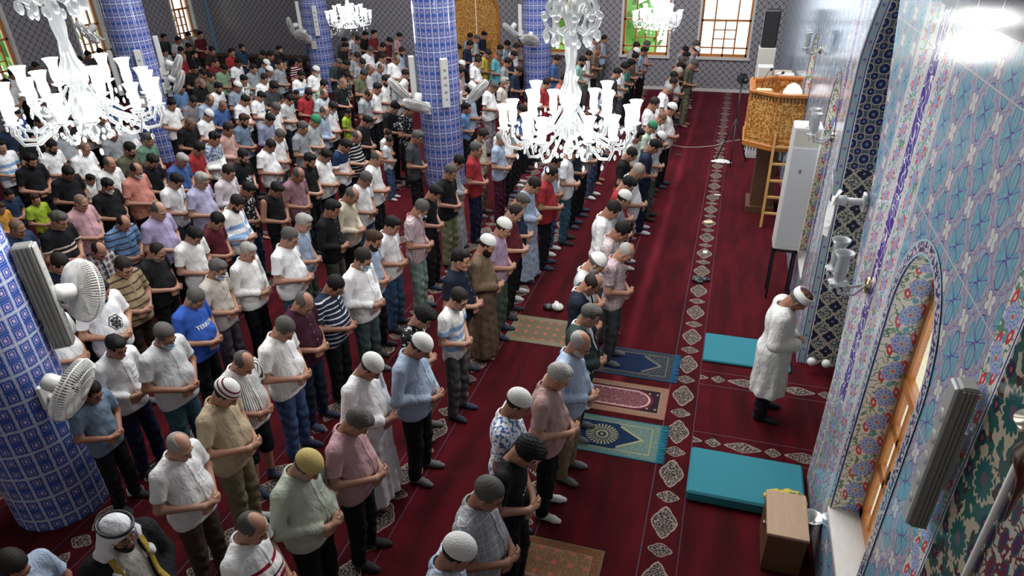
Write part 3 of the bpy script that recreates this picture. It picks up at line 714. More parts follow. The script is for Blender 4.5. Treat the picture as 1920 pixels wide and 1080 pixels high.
# far wall with three windows and the carved door
FW = [(-6.0, .62, 1.04, 3.6), (-2.83, .72, 1.04, 3.6), (-.42, .74, 1.04, 3.6)]
DOOR = (-8.55, .80, 0., 3.0)
fh = sorted([(DOOR[2], DOOR[3], lambda z: [DOOR[0]-arch_hw(z, 2.2, 3.0, .8), DOOR[0]+arch_hw(z, 2.2, 3.0, .8)], DOOR[0])]+[(a, b, (lambda z, c=c, h=h: [c-h, c+h]), c) for c, h, a, b in FW], key=lambda t: t[3])
holed('wall_far', 'y', FAR, LEFT, W, 0, TOP, [t[:3] for t in fh], M['farwall'], .1)
def rect_window(n, M4, h, z0, z1, lit):
    """M4 places the window: local x along the wall, y outwards, z up"""
    rv = MB()
    for s_ in (-1, 1): rv.box(min(s_*h, s_*(h+.07)), max(s_*h, s_*(h+.07)), -.015, .3, z0-.07, z1, M4)
    rv.box(-h-.07, h+.07, -.015, .3, z1, z1+.07, M4)
    rv.build('trim_%d' % (n+40), M['marble'], kind='structure')
    s = MB(); s.box(-h-.1, h+.1, -.06, .3, z0-.07, z0, M4); s.build('trim_%d' % (n+60), M['marble'], kind='structure')
    f = MB(); y0, y1 = .12, .19
    for s_ in (-1, 1):
        f.box(min(s_*h, s_*(h-.06)), max(s_*h, s_*(h-.06)), y0, y1, z0, z1, M4); f.box(s_*h*.45-.025, s_*h*.45+.025, y0+.01, y1, z0, z1, M4)
    zt = z0+1.05
    for z, t in ((z0+.04, .04), (z0+.26, .022), (zt, .03), (z1-.04, .04)): f.box(-h, h, y0, y1, z-t, z+t, M4)
    f.box(-.022, .022, y0, y1, z0, zt, M4)
    for z in (z0+.52, z0+.78): f.box(-h*.45, h*.45, y0+.01, y1, z-.016, z+.016, M4)
    o = f.build('window_%d' % n, M['wood'], kind='structure')
    g = MB(); g.box(-h+.02, h-.02, .15, .156, z0+.02, z1-.02, M4); g.build('pane', M['glass'], o)
for i, (c, h, a, b) in enumerate(FW): rect_window(4+i, Matrix.Translation((c, FAR, 0)), h, a, b, 1)
LW = [(22.3, .5, 1.3, 3.6), (18.1, .5, 1.3, 3.6), (14.9, .5, 1.3, 3.6), (11.6, .5, 1.3, 3.6)]
holed('wall_left', 'x', LEFT, -1.5, FAR, 0, TOP, [(a, b, (lambda z, c=c, h=h: [c-h, c+h])) for c, h, a, b in sorted(LW)], M['leftwall'], .3)
for i, (c, h, a, b) in enumerate(LW): rect_window(8+i, Matrix.Translation((LEFT, c, 0)) @ Matrix.Rotation(PI/2, 4, 'Z'), h, a, b, 0)
for nm, pts in (('wall_near', [(LEFT, -1.5, 0), (W, -1.5, 0), (W, -1.5, TOP), (LEFT, -1.5, TOP)]), ('ceiling', [(LEFT, -1.5, TOP), (W, -1.5, TOP), (W, FAR, TOP), (LEFT, FAR, TOP)]), ('wall_right_upper', [(W, -1.5, 7), (W, FAR, 7), (W, FAR, TOP), (W, -1.5, TOP)])):
    quad_wall(nm, [[(p, (0, 0)) for p in pts]], M['plaster'])
b = MB(); b.box(LEFT, W, FAR-.035, FAR, 0, .09); b.build('baseboard_far', M['marble'], kind='structure')
b = MB(); b.box(LEFT, LEFT+.05, -1.5, FAR, 0, .09); b.build('baseboard_left', M['marble'], kind='structure')
b = MB(); b.box(LEFT+.02, LEFT+.05, FAR-.04, FAR-.01, 0, TOP); b.box(LEFT+.05, LEFT+.16, FAR-.03, FAR-.01, 0, TOP); b.build('trim_4', mat('corner_border', lambda: (.16, .34, .46), .3), kind='structure')
def door():
    y = FAR+.08; d = MB(); x, h = DOOR[0], DOOR[1]
    P = lambda u, v, q: (u, q, v)
    for s_ in (-1, 1):
        o = [(x+s_*.012, 0), (x+s_*h, 0)]+[(x+s_*arch_hw(2.2+.8*i/10, 2.2, 3.0, h), 2.2+.8*i/10) for i in range(11)]
        o = [p for p in o if abs(p[0]-x) > .011]+[(x+s_*.012, 2.99)]
        d.prism(o, y, y+.06, P)
    r = d.build('door_1', M['carved'], kind='structure')
    f = MB(); op = [(x+h, 0)]+[(x+h*math.cos(t/16*PI), 2.2+.8*math.sin(t/16*PI)) for t in range(17)]+[(x-h, 0)]; oo = [(x+(a-x)*1.1, b if b <= 2.2 else 2.2+(b-2.2)*1.1) for a, b in op]
    for i in range(len(op)-1): f.prism([op[i], op[i+1], oo[i+1], oo[i]], FAR-.04, FAR+.1, P)
    f.build('door_frame', M['wood'], r)
    h = MB(); h.tube([(x-.07, y-.04, 1.0), (x-.07, y-.04, 1.25)], .014); h.build('door_handle', M['brass'], r)
door()
# garden behind the windows
b = MB(); b.box(W+.5, W+2.6, 2., 18.5, -.12, -.02); b.box(W+2.6, W+2.7, 2., 18.5, 0, 1.3); b.build('trim_5', mat('added_sunlit_backing', (.95, .80, .50), .8), kind='structure')  # added wall and ground, warm sunlight put into the colour to brighten the panes
rg = random.Random(3)
def bush(loc, r):
    m = MB(); m.sphere((0, 0, 0), r, 10, 7, (1, .8, 1.25)); me_ = []
    for i, v in enumerate(m.v): k = 1+rg.uniform(-.22, .22); m.v[i] = tuple(Vector(v)*k)
    for i in range(170):
        d = Vector((rg.gauss(0, 1), rg.gauss(0, 1), rg.gauss(0, 1))).normalized(); p = d*r*rg.uniform(.85, 1.25); a = d.orthogonal().normalized()*r*.13; b = d.cross(a).normalized()*r*.2+d*.03
        m.add([p-a, p-b, p+a, p+b], [(0, 1, 2, 3)])
    o = m.build('garden_tree', M['leaf'], None, loc, fix=False); return o
for i, (x, y, z, r, lb) in enumerate([(-6.3, 26.2, 1.6, 1.1, 'green leafy tree outside the window beside the carved door'), (-3.6, 26.6, 1.2, .9, 'pale green tree outside the left half of the window behind the second row'), (-20.9-1, 22.6, 1.9, 1.2, 'green tree outside the window nearest the far corner'), (-22, 18.1, 1.8, 1.2, 'green tree outside the window left of the tall pillar'), (-22, 14.6, 2.2, 1.3, 'green tree outside the leftmost window of the side wall')]):
    tag(bush((x, y, z), r), lb, 'tree', 'trees outside the windows')
# ------------------------------------------------------------------ pillars
PR = .43
PILLARS = [(-5.93, 3.5), (-5.72, 13.4), (-5.78, 21.3), (-13.2, 13.4), (-13.2, 21.2)]
def pillar(i, x, y):
    n = 40; H = TOP; me = bpy.data.meshes.new('pillar'); vs = []; fs = []; us = []
    for k in range(n):
        a = 2*PI*k/n; vs += [(PR*math.cos(a), PR*math.sin(a), 0), (PR*math.cos(a), PR*math.sin(a), H)]
    for k in range(n):
        j = (k+1) % n; fs.append((2*k, 2*j, 2*j+1, 2*k+1)); L = PR*2*PI
        L = .122*22
        us += [(L*k/n, 0), (L*(k+1)/n, 0), (L*(k+1)/n, H), (L*k/n, H)]
    me.from_pydata(vs, [], fs); u = me.uv_layers.new(name='UVMap')
    for l in range(len(us)): u.data[l].uv = us[l]
    me.polygons.foreach_set('use_smooth', [True]*n); me.materials.append(M['pillar'])
    o = bpy.data.objects.new('tiled_pillar', me); COL.objects.link(o); o.location = (x, y, 0)
    lb = ['blue tiled pillar nearest the viewer at the left edge, with two white fans', 'thick blue tiled pillar in the middle of the photo, white fan hanging low on it',
          'narrow blue tiled pillar right behind the central chandelier', 'leaning blue tiled pillar beside the left chandelier', 'far blue tiled pillar just left of the small top chandelier'][i]
    tag(o, lb, 'pillar', 'tiled pillars of the hall')
    return o
for i, (x, y) in enumerate(PILLARS): pillar(i, x, y)
def on_pillar(p, az, z, out=0.):
    """az in degrees, 0 pointing to the near wall (-y), growing towards +x"""
    a = math.radians(az); d = Vector((math.sin(a), -math.cos(a), 0)); x, y = PILLARS[p]
    return Vector((x, y, z))+d*(PR+out), math.atan2(d.x, -d.y)
# ------------------------------------------------------------------ column loudspeakers
def column_speaker(loc, rz, L, label, w=.15, dm='white', louvre=False):
    """stands against its wall at local y=0, faces -y"""
    r = empty('column_speaker', loc, rz, label, 'loudspeaker', 'column loudspeakers')
    dp = .19 if loc[0] < 0 else .12 if louvre else .13
    if not louvre: dp = .13
    m = MB(); m.box(-w/2, w/2, -dp+(.02 if louvre else 0), -.02, 0, L, bev=.012)
    if louvre:
        for k in range(4):
            for s_ in (-1, 1): a = s_*w/2; m.box(min(a, a+s_*.008), max(a, a+s_*.008), -dp+.028+k*(dp-.05)/4, -dp+.028+(k+.7)*(dp-.05)/4, .015, L-.015)
    m.build('housing', M['dgrey' if louvre else dm], r)
    if louvre: m = MB(); m.box(-w/2+.004, w/2-.004, -dp, -dp+.022, .01, L-.01, bev=.008); m.build('front_grille', M['grey'], r)
    if 1:
        for k in range(5):
            q = MB(); z = L*(.18+.15*k); rr = .030 if k else .02
            q.lathe([(0.001, .004), (rr*.5, .006), (rr, .003), (rr+.006, 0)], 14, Matrix.Translation((0, -dp-.001, z)) @ Matrix.Rotation(PI/2, 4, 'X')); q.build('driver', M['grey'], r)
    m = MB(); m.box(-.03, .03, -.02, .0, L*.3, L*.7); m.build('wall_bracket', M['grey'], r)
    return r
def psp(p, az, z, L, label, **k):
    l, a = on_pillar(p, az, z, .005); return column_speaker(l, a, L, label, **k)
psp(0, 128, 1.72, 1.0, 'grey louvred column loudspeaker on the nearest pillar beside two fans', w=.13, louvre=True)
psp(3, 50, 1.65, .95, 'white column loudspeaker with round drivers on the leaning pillar front')
psp(3, -40, 1.6, .98, 'white column loudspeaker on the left side of the leaning pillar')
psp(3, 130, 1.45, 1.35, 'white column loudspeaker on the right side of the leaning pillar')
psp(1, 37, 1.72, .93, 'white column loudspeaker with round drivers on the middle pillar')
psp(1, -60, 1.72, .93, 'white column loudspeaker on the left edge of the middle pillar')
psp(4, 32, 1.8, .9, 'white column loudspeaker facing front on the far left pillar')
psp(4, -55, 1.8, 1.0, 'white column loudspeaker on the left edge of the far left pillar')
psp(2, -72, 1.8, .95, 'white column loudspeaker on the left edge of the pillar behind the chandelier')
psp(2, 100, 1.8, .95, 'white column loudspeaker on the right edge of the pillar behind the chandelier')
column_speaker((W-.01, 2.95, 2.31), -PI/2, .86, 'long grey louvred loudspeaker on the tiled wall right of the arched window', w=.11, louvre=True)
# ------------------------------------------------------------------ fans
def fan_mesh_parts(r, D=.23):
    c = MB()
    for k in range(72):
        a = 2*PI*k/72; ca, sa = math.cos(a), math.sin(a)
        c.tube([(.045*ca, .045*sa, .085), (D*.6*ca, D*.6*sa, .075), (D*.93*ca, D*.93*sa, .045), (D*ca, D*sa, .0), (D*.93*ca, D*.93*sa, -.04), (D*.5*ca, D*.5*sa, -.055), (.05*ca, .05*sa, -.055)], .0032, 4, False)
    for R_, z in ((D, 0), (D*.8, .06), (D*.55, .078)): c.tube([(R_*math.cos(2*PI*k/32), R_*math.sin(2*PI*k/32), z) for k in range(32)], .006 if R_ == D else .003, 5, closed=True)
    c.lathe([(.001, .095), (.04, .093), (.05, .083), (.045, .078)], 16)
    c.build('cage', M['white'], r)
    b = MB()
    for k in range(3):
        a = 2*PI*k/3+.3
        pts = []
        for i in range(7):
            for s_ in (0, 1):
                rr = .03+(D*.86-.03)*i/6; t = a+(s_-.5)*(1.15 if i > 1 else .6)+.1; pts.append((rr*math.cos(t), rr*math.sin(t), .012+(s_-.5)*.045))
        f = [(2*i, 2*i+1, 2*i+3, 2*i+2) for i in range(6)]; top = [(x, y, z+.003) for x, y, z in pts]
        b.add(pts+top, f+[tuple(14+j for j in q)[::-1] for q in f]+[(2*i, 2*i+2, 14+2*i+2, 14+2*i) for i in range(6)]+[(2*i+1, 2*i+3, 14+2*i+3, 14+2*i+1) for i in range(6)])
    b.build('fan_blades', M['offwhite'], r)
    m = MB(); m.lathe([(.001, -.19), (.05, -.185), (.062, -.16), (.062, -.07), (.05, -.055), (.001, -.05)], 16); m.build('motor', M['white'], r)
def make_fan(loc, rz, label, pitch=-20, yaw=0):
    """wall fan: wall at local y=0, looks along -y"""
    r = empty('wall_fan', loc, rz, label, 'fan', 'white wall fans'); r.scale = (1.25,)*3
    fan_mesh_parts(r)
    Mf = Matrix.Translation((0, -.30, .10)) @ Matrix.Rotation(math.radians(yaw), 4, 'Z') @ Matrix.Rotation(math.radians(90-pitch), 4, 'X')
    for ch in r.children: ch.matrix_local = Mf
    m = MB(); m.box(-.06, .06, -.035, 0, -.11, .09, bev=.012); m.tube([(0, -.03, -.02), (0, -.10, -.04), (0, -.15, .03)], .022, 8); m.build('wall_mount', M['white'], r)
    return r
fan0 = None
def fan(loc, rz, label, pitch, yaw=0):
    global fan0
    if fan0 is None: fan0 = make_fan(loc, rz, label, pitch, yaw); return fan0
    r = fan0.copy(); COL.objects.link(r); r.location = loc; r.rotation_euler = (0, 0, rz); r['label'] = label
    Mf = Matrix.Translation((0, -.30, .10)) @ Matrix.Rotation(math.radians(yaw), 4, 'Z') @ Matrix.Rotation(math.radians(90-pitch), 4, 'X')
    for ch in fan0.children:
        c = ch.copy(); COL.objects.link(c); c.parent = r
        if ch.name.split('.')[0] != 'wall_mount': c.matrix_local = Mf
    return r
def pfan(p, az, z, label, pitch=-35, yaw=0):
    l, a = on_pillar(p, az, z, 0); return fan(l, a, label, pitch, yaw)
pfan(0, 88, 1.42, 'white wall fan lowest on the nearest pillar, tilted down', -28, 20)
pfan(0, 140, 2.02, 'white wall fan beside the grey loudspeaker of the nearest pillar', -20, 25)
pfan(3, 122, 2.0, 'upper cream fan on the right side of the leaning pillar', -30, 10)
pfan(3, 112, 1.68, 'lower cream fan on the right side of the leaning pillar', -30, 20)
pfan(3, -45, 2.85, 'fan high on the left side of the leaning pillar', -35)
pfan(1, -12, 1.70, 'white fan facing down in front of the middle pillar', -62)
pfan(1, -68, 1.88, 'white fan behind the left loudspeaker of the middle pillar', -40, 20)
pfan(1, 98, 1.82, 'white fan on the right side of the middle pillar above the light shirts', -42, -10)
pfan(2, 0, 1.75, 'white fan in front of the pillar behind the chandelier', -55)
pfan(2, -62, 1.95, 'white fan left of the pillar behind the chandelier', -50)
pfan(4, -5, 1.70, 'white fan on the front of the far left pillar', -45)
pfan(4, -52, 1.95, 'white fan seen edge on at the left of the far left pillar', -10)
pfan(4, 110, 1.8, 'white fan right of the far left pillar under the small chandelier', -30)
# ------------------------------------------------------------------ chandeliers
def chandelier(loc, s, label, n=18):
    r = empty('chandelier', loc, 0, label, 'chandelier', 'crystal chandeliers with lit glass shades')
    r.scale = (s, s, s); H = TOP-loc[2]
    m = MB(); m.lathe([(.001, -.26), (.03, -.25), (.055, -.2), (.03, -.14), (.10, -.08), (.13, 0), (.085, .07), (.05, .13), (.09, .2), (.10, .28), (.06, .36), (.04, .5), (.055, .6), (.05, .72), (.03, .82), (.06, .86), (.09, .9), (.02, .93), (.001, .94)], 16)
    m.build('crystal_stem', M['crystal'], r)
    c = MB(); L = (H/s); z = .92
    while z < min(L, 3.2):
        c.tube([(.018*math.cos(t*PI/4), (.018*math.sin(t*PI/4))*(z*50 % 2 < 1), z+.03+.035*math.sin(t*PI/4)*0) for t in range(2)], .004, 5); z += .5
    c = MB(); k = 0; z = .94
    while z < min(L, 2.6):
        a = (k % 2)*PI/2; c.tube([(.02*math.cos(t*PI/4)*math.cos(a), .02*math.cos(t*PI/4)*math.sin(a), z+.038*math.sin(t*PI/4)) for t in range(8)], .006, 5, closed=True); z += .055; k += 1
    c.tube([(0, 0, z-.03), (0, 0, L)], .006, 5); c.build('gilt_chain', M['gold'], r)
    # upper crown of curled glass leaves
    cr = MB()
    for k in range(10):
        a = 2*PI*k/10; ca, sa = math.cos(a), math.sin(a)
        cr.tube([(R_*ca, R_*sa, zz) for R_, zz in ((.03, .80), (.09, .98), (.17, 1.02), (.21, .95), (.18, .90), (.15, .94))], [.016, .02, .024, .02, .016, .012], 6)
        cr.tube([(R_*ca, R_*sa, zz) for R_, zz in ((.05, .80), (.14, .76), (.21, .80), (.235, .86))], .014, 6)
        cr.sphere((.22*ca, .22*sa, .74), .028, 6, 5, (1, 1, 1.7)); cr.sphere((.235*ca, .235*sa, .89), .03, 6, 5)
        a += .3; cr.sphere((.15*math.cos(a), .15*math.sin(a), .69), .022, 6, 5, (1, 1, 1.8))
    cr.build('crystal_crown', M['crystal'], r)
    rd = MB()                                      # arms, one part each would be too fine: every arm carries its shade
    for k in range(n):
        up = k % 3 == 2; a = 2*PI*k/n; ca, sa = math.cos(a), math.sin(a); R_ = .36 if up else (.58 if k % 3 else .52); z0 = .14 if up else 0.
        A = MB(); A.tube([(q*ca, q*sa, zz+z0) for q, zz in ((.08, .02), (R_*.45, -.1), (R_*.75, -.19), (R_*.95, -.17), (R_*1.03, -.08), (R_, -.01))], .0135, 7)
        A.lathe([(.012, -.03), (.05, -.01), (.058, .0), (.012, .005)], 10, Matrix.Translation((R_*ca, R_*sa, z0)))
        for j in range(5):
            t = a+(j-2)*.16; A.sphere((R_*.98*math.cos(t), R_*.98*math.sin(t), z0-.07-.02*(j % 2)), .012, 5, 4, (1, 1, 2.1))
        A.sphere((R_*.8*ca, R_*.8*sa, z0-.26), .013, 5, 4, (1, 1, 2.2))
        arm = A.build('crystal_arm', M['crystal'], r)
        S = MB(); S.lathe([(.018, .0), (.032, .015), (.038, .06), (.034, .12), (.042, .165), (.06, .19), (.055, .19), (.03, .12), (.03, .02), (.001, .01)], 12, Matrix.Translation((R_*ca, R_*sa, z0+.005)))
        S.build('lit_shade', M['lampglass'], arm)
    for k in range(12):
        a = 2*PI*(k+.5)/12; D_ = MB()
        for j, (q, zz) in enumerate(((.46, -.06), (.38, -.13), (.30, -.18), (.22, -.21), (.14, -.23))): D_.sphere((q*math.cos(a), q*math.sin(a), zz), .016, 5, 4, (1, 1, 1.5))
        if k == 0: dr = D_
        else: dr.add(D_.v, D_.f, True)
    dr.build('crystal_drops', M['crystal'], r, kind='stuff')
    l = bpy.data.lights.new('chandelier_glow', 'POINT'); l.energy = 95*s*s; l.shadow_soft_size = .3; l.color = (1, .97, .93)
    o = bpy.data.objects.new('chandelier_glow', l); COL.objects.link(o); o.parent = r; o.location = (0, 0, -.42)
    return r
chandelier((-1.32, 5.94, 3.40), 1.0, 'big blazing crystal chandelier hanging in the centre of the hall')
chandelier((-4.85, 4.28, 3.78), .98, 'big blazing crystal chandelier at the left before the leaning pillar')
chandelier((-7.85, 13.9, 3.22), .76, 'smaller lit crystal chandelier at the top, between two far pillars')
chandelier((-1.52, 14.3, 3.25), .76, 'smaller lit crystal chandelier before the pair of far windows', )
# ------------------------------------------------------------------ pulpit with its things
def pulpit():
    r = empty('pulpit_balcony', (0, 0, 0), 0, 'carved wooden pulpit balcony fixed to the tiled wall above a ladder', 'pulpit')
    z0, z1 = 1.42, 2.28; P = [(W, 12.75), (.80, 12.75), (.36, 13.05), (.36, 13.95), (.80, 14.3), (W, 14.3)]
    fn = lambda u, v, d: (u, v, d)
    m = MB(); m.prism(P, z0-.07, z0, fn); m.build('floor_slab', M['wood'], r)
    for (a, b) in zip(P, P[1:]):
        a = Vector((*a, 0)); b = Vector((*b, 0)); d = (b-a).normalized(); n = Vector((d.y, -d.x, 0)); L = (b-a).length
        Mx = Matrix.Translation(a) @ Matrix(((d.x, n.x, 0, 0), (d.y, n.y, 0, 0), (0, 0, 1, 0), (0, 0, 0, 1)))
        m = MB(); m.box(0, L, -.02, .02, z0, z1-.04, Mx)
        m.box(.04, L-.04, -.03, .03, z0+.06, z0+.10, Mx); m.box(.04, L-.04, -.03, .03, z1-.17, z1-.13, Mx); m.box(.04, .08, -.03, .03, z0+.1, z1-.17, Mx); m.box(L-.08, L-.04, -.03, .03, z0+.1, z1-.17, Mx)
        p = m.build('carved_panel', M['carved'], r)
        for za, zb in ((z1-.04, z1+.02), (z0-.1, z0)): m = MB(); m.box(-.02, L+.02, -.05, .05, za, zb, Mx, bev=.01); m.build('moulded_rail', M['wood'], r)
        m = MB(); m2 = MB(); nn = int(L/.055)
        for i in range(nn): u = (i+.5)*L/nn; m.lathe([(.004, z0-.17), (.013, z0-.15), (.008, z0-.12), (.014, z0-.1)], 6, Mx @ Matrix.Translation((u, 0, 0))); m2.lathe([(.006, z1-.12), (.013, z1-.09), (.008, z1-.06), (.013, z1-.04)], 6, Mx @ Matrix.Translation((u, -.035, 0)))
        m.build('hanging_fringe', M['dwood'], r); m2.build('turned_fringe', M['dwood'], r)
        
    for x, y in ((.80, 12.75), (.36, 13.05), (.36, 13.95)):
        m = MB(); m.lathe([(.02, z0-.05), (.035, z0+.1), (.02, z0+.2), (.02, z1-.2), (.035, z1-.1), (.03, z1+.03), (.001, z1+.06)], 8, Matrix.Translation((x, y, 0))); m.build('corner_post', M['wood'], r)
    m = MB(); m.box(.62, 1.0, 13.2, 13.8, 0, z0-.07); m.box(.55, 1.06, 13.13, 13.87, .0, .12); m.build('support_column', M['dwood'], r)
pulpit()
def ladder():
    r = empty('wooden_ladder', (0, 0, 0), 0, 'light wooden ladder leaning against the carved pulpit', 'ladder')
    y0, y1, H = 12.45, 12.69, 1.62
    for x in (.84, 1.16):
        m = MB(); a = Vector((x, y0, 0)); d = Vector((0, y1-y0, H)); L = d.length; R_ = Matrix.Translation(a) @ Matrix.Rotation(-math.atan2(y1-y0, H), 4, 'X')
        m.box(-.022, .022, -.03, .03, 0, L, R_, bev=.004); m.build('rail', M['boxlight'], r)
    for k in range(5):
        z = .26+.29*k; y = y0+(y1-y0)*z/H; m = MB(); m.box(.86, 1.14, y-.03, y+.03, z-.02, z+.02, bev=.005); m.build('rung', M['boxlight'], r)
M['boxlight'] = mat('pine', (.55, .30, .10), .45)
ladder()
def cabinet_ac(x0, x1, y0, y1, z0, z1, label, name='air_conditioner', stand=True):
    r = empty(name, ((x0+x1)/2, (y0+y1)/2, 0), 0, label, 'air conditioner', 'white cabinet air conditioners'); cx, cy = r.location.x, r.location.y
    a, b, c, d = x0-cx, x1-cx, y0-cy, y1-cy
    m = MB(); m.box(a, b, c, d, z0, z1-.0, bev=.02); m.build('casing', M['white'], r)
    m = MB(); m.box(a+.03, b-.03, c-.008, c+.004, z0+.06, z1-.28, bev=.003); m.build('front_panel', M['acpanel'], r)
    m = MB()
    m.box(a+.03, b-.03, c-.004, c+.004, z1-.24, z1-.04); m.build('outlet', M['offwhite'], r)
    for k in range(5): pass
    m = MB(); m.box(a+(b-a)*.42, a+(b-a)*.5, c-.012, c-.006, z1-.62, z1-.56); m.build('badge', M['dgrey'], r)
    m = MB()
    if stand:
        for sx in (a+.02, b-.05):
            for sy in (c+.02, d-.05): m.box(sx, sx+.03, sy, sy+.03, 0, z0)
        m.box(a+.02, b-.02, c+.02, d-.02, z0-.04, z0); m.build('stand', M['black'], r)
    return r
M['acpanel'] = mat('ac_panel', (.50, .53, .56), .3)
cabinet_ac(.86, 1.22, 9.66, 10.02, .80, 2.55, 'white cabinet air conditioner between ladder and small arched window')
cabinet_ac(.50, .83, 16.6, 16.9, .0, 2.05, 'white cabinet air conditioner behind the pulpit, below the black loudspeaker', stand=False)
cabinet_ac(.86, 1.2, 15.4, 15.75, .35, 2.1, 'grey fronted air conditioner just behind the pulpit parapet')
tag(MB().box(.50, .83, 17.3, 17.65, 2.32, 3.1, bev=.03).build('speaker_cabinet', M['black']), 'black box loudspeaker high behind the pulpit near the far corner', 'loudspeaker')
tag(MB().box(.48, .85, 17.25, 17.7, 0, 2.32, bev=.01).build('tall_cupboard', M['offwhite']), 'tall off white cupboard carrying the black box loudspeaker', 'cupboard')
tag(MB().box(.84, 1.2, 16.05, 16.55, 0, 2.0, bev=.01).build('cloth_covered_stand', mat('beige_cloth', (.42, .35, .27), .9)), 'beige cloth covered stand between the two cabinets behind the pulpit', 'stand')
tag(MB().lathe([(.001, 0), (.09, .0), (.15, .06), (.17, .16), (.155, .27), (.1, .36), (.04, .4), (.001, .405)], 20).build('glowing_globe', M['egg'], None, (1.02, 13.05, 2.02), fix=True), 'pale pink egg shaped globe glowing on the pulpit', 'lamp')
tag(MB().box(.55, 1.18, 13.5, 14.1, 1.42, 2.02, bev=.03).build('upholstered_armchair', mat('orange_cover', (.75, .20, .02), .7)), 'orange covered seat inside the carved pulpit', 'seat')
def desk():
    r = empty('book_rest', (.55, 13.05, 0), 0, 'small wooden book rest at the pulpit corner with open pages', 'book rest')
    m = MB(); m.box(-.15, .15, -.12, .12, 2.26, 2.29, Matrix.Rotation(.0, 4, 'X')); m.build('board', M['wood'], r)
    m = MB(); m.box(-.12, .12, -.09, .09, 2.29, 2.305); m.build('open_book', M['paper'], r)
M['paper'] = mat('paper', (.62, .5, .32), .8); desk()
def gooseneck(p, q, label):
    r = empty('microphone', p, 0, label, 'microphone', 'gooseneck microphones on the pulpit'); d = Vector(q)-Vector(p)
    m = MB(); m.tube([(0, 0, 0), (d.x*.2, d.y*.2, d.z*.5), (d.x*.6, d.y*.6, d.z*.85), tuple(d*.93)], .006, 6); m.build('gooseneck', M['black'], r)
    m = MB(); m.sphere(tuple(d), .028, 8, 6); m.build('microphone_head', M['black'], r)
gooseneck((.50, 13.1, 2.3), (.62, 13.15, 2.62), 'black gooseneck microphone left on the pulpit rail')
gooseneck((.58, 13.15, 2.3), (.82, 13.2, 2.56), 'black gooseneck microphone right on the pulpit, nearer the globe')
def camera_stand():
    r = empty('camera_tripod', (.20, 16.2, 0), 0, 'black tripod carrying a video camera left of the pulpit', 'tripod'); m = MB(); m.tube([(0, 0, .5), (.0, .02, 1.75)], .018); m.build('centre_pole', M['black'], r)
    for k in range(3):
        a = 2.1*k+.5; m = MB(); m.tube([(0, 0, 1.0), (.38*math.cos(a), .38*math.sin(a), 0)], .014); m.build('leg', M['black'], r)
    c = empty('video_camera', (.20, 16.2, 1.83), .4, 'black video camera on the tripod beside the pulpit', 'camera')
    m = MB(); m.box(-.07, .07, -.14, .12, -.06, .09, bev=.01); m.box(-.05, .05, -.1, .06, .09, .15); m.build('camera_body', M['black'], c)
    m = MB(); m.tube([(0, -.14, .02), (0, -.24, .02)], .045, 12); m.build('lens', M['black'], c)
camera_stand()
# ------------------------------------------------------------------ wall lamps, switch pipe, knobs
def sconce(y, z, label, s=1.):
    r = empty('glass_sconce', (W, y, z), 0, label, 'wall lamp', 'cut glass wall lamps'); r.scale = (s, s, s)
    m = MB(); m.lathe([(.001, 0), (.06, 0), (.06, .02), (.02, .03), (.001, .03)], 12, Matrix.Rotation(-PI/2, 4, 'Y')); m.build('wall_plate', M['brass'], r)
    for k in (-1, 1):
        m = MB(); m.tube([(-.02, 0, 0), (-.1, k*.06, -.06), (-.2, k*.1, -.04), (-.22, k*.11, .02)], .012, 7)
        m.lathe([(.01, 0), (.06, .01), (.07, .02), (.01, .02)], 10, Matrix.Translation((-.22, k*.11, .03)))
        for j in range(5): m.sphere((-.22+.05*math.cos(j*1.25), k*.11+.05*math.sin(j*1.25), -.0), .012, 5, 4, (1, 1, 2))
        a = m.build('crystal_arm', M['crystal2'], r)
        q = MB(); q.lathe([(.02, .0), (.04, .03), (.045, .1), (.04, .17), (.065, .22), (.06, .22), (.035, .17), (.04, .1), (.03, .02)], 12, Matrix.Translation((-.22, k*.11, .05))); q.build('glass_shade', M['crystal2'], a)
M['crystal2'] = mat('clear_cut_glass', (.62, .65, .66), .1, trans=.55, spec=.8)
sconce(5.42, 2.42, 'cut glass wall lamp beside the niche above the praying leader', 1.15)
sconce(9.0, 2.62, 'cut glass wall lamp between the air conditioner and the niche', 1.1)
sconce(12.2, 3.1, 'cut glass wall lamp beside the orange lit arch', 1.)
tag(MB().tube([(W-.02, 2.44, 0), (W-.02, 2.44, 4.4)], .014, 8).build('cable_conduit', M['white']), 'thin white conduit running down the dark floral tiles at the right edge', 'pipe')
def bare_fan():
    l = Vector((W-.02, 6.20, 2.82)); r = empty('wall_fan_open', l, -PI/2, 'white fan beside the niche with bare propeller blades', 'fan')
    m = MB(); m.tube([(0, 0, 0), (0, -.18, 0)], .03, 10); m.box(-.05, .05, -.03, 0, -.08, .08, bev=.01); m.build('wall_mount', M['white'], r)
    m = MB(); m.tube([(0, -.16, 0), (0, -.27, 0)], [.05, .035], 12); m.build('motor', M['white'], r)
    for k in range(3):
        a = k*2*PI/3+.5; m = MB(); pts = []
        for i in range(6):
            rr = .03+.31*i/5; w_ = .025+.045*math.sin(PI*min(1, i/5+.2))
            for s_ in (-1, 1): pts.append(((rr*math.cos(a)-s_*w_*math.sin(a)), -.26+s_*.02, (rr*math.sin(a)+s_*w_*math.cos(a))))
        top = [(x, y-.005, z) for x, y, z in pts]; f = [(2*i, 2*i+1, 2*i+3, 2*i+2) for i in range(5)]
        m.add(pts+top, f+[tuple(12+j for j in q)[::-1] for q in f]+[(0, 2, 14, 12), (1, 3, 15, 13)]+[(2*i, 2*i+2, 12+2*i+2, 12+2*i) for i in range(5)]+[(2*i+1, 2*i+3, 12+2*i+3, 12+2*i+1) for i in range(5)]+[(10, 11, 23, 22), (0, 1, 13, 12)])
        m.build('blade', M['white'], r)
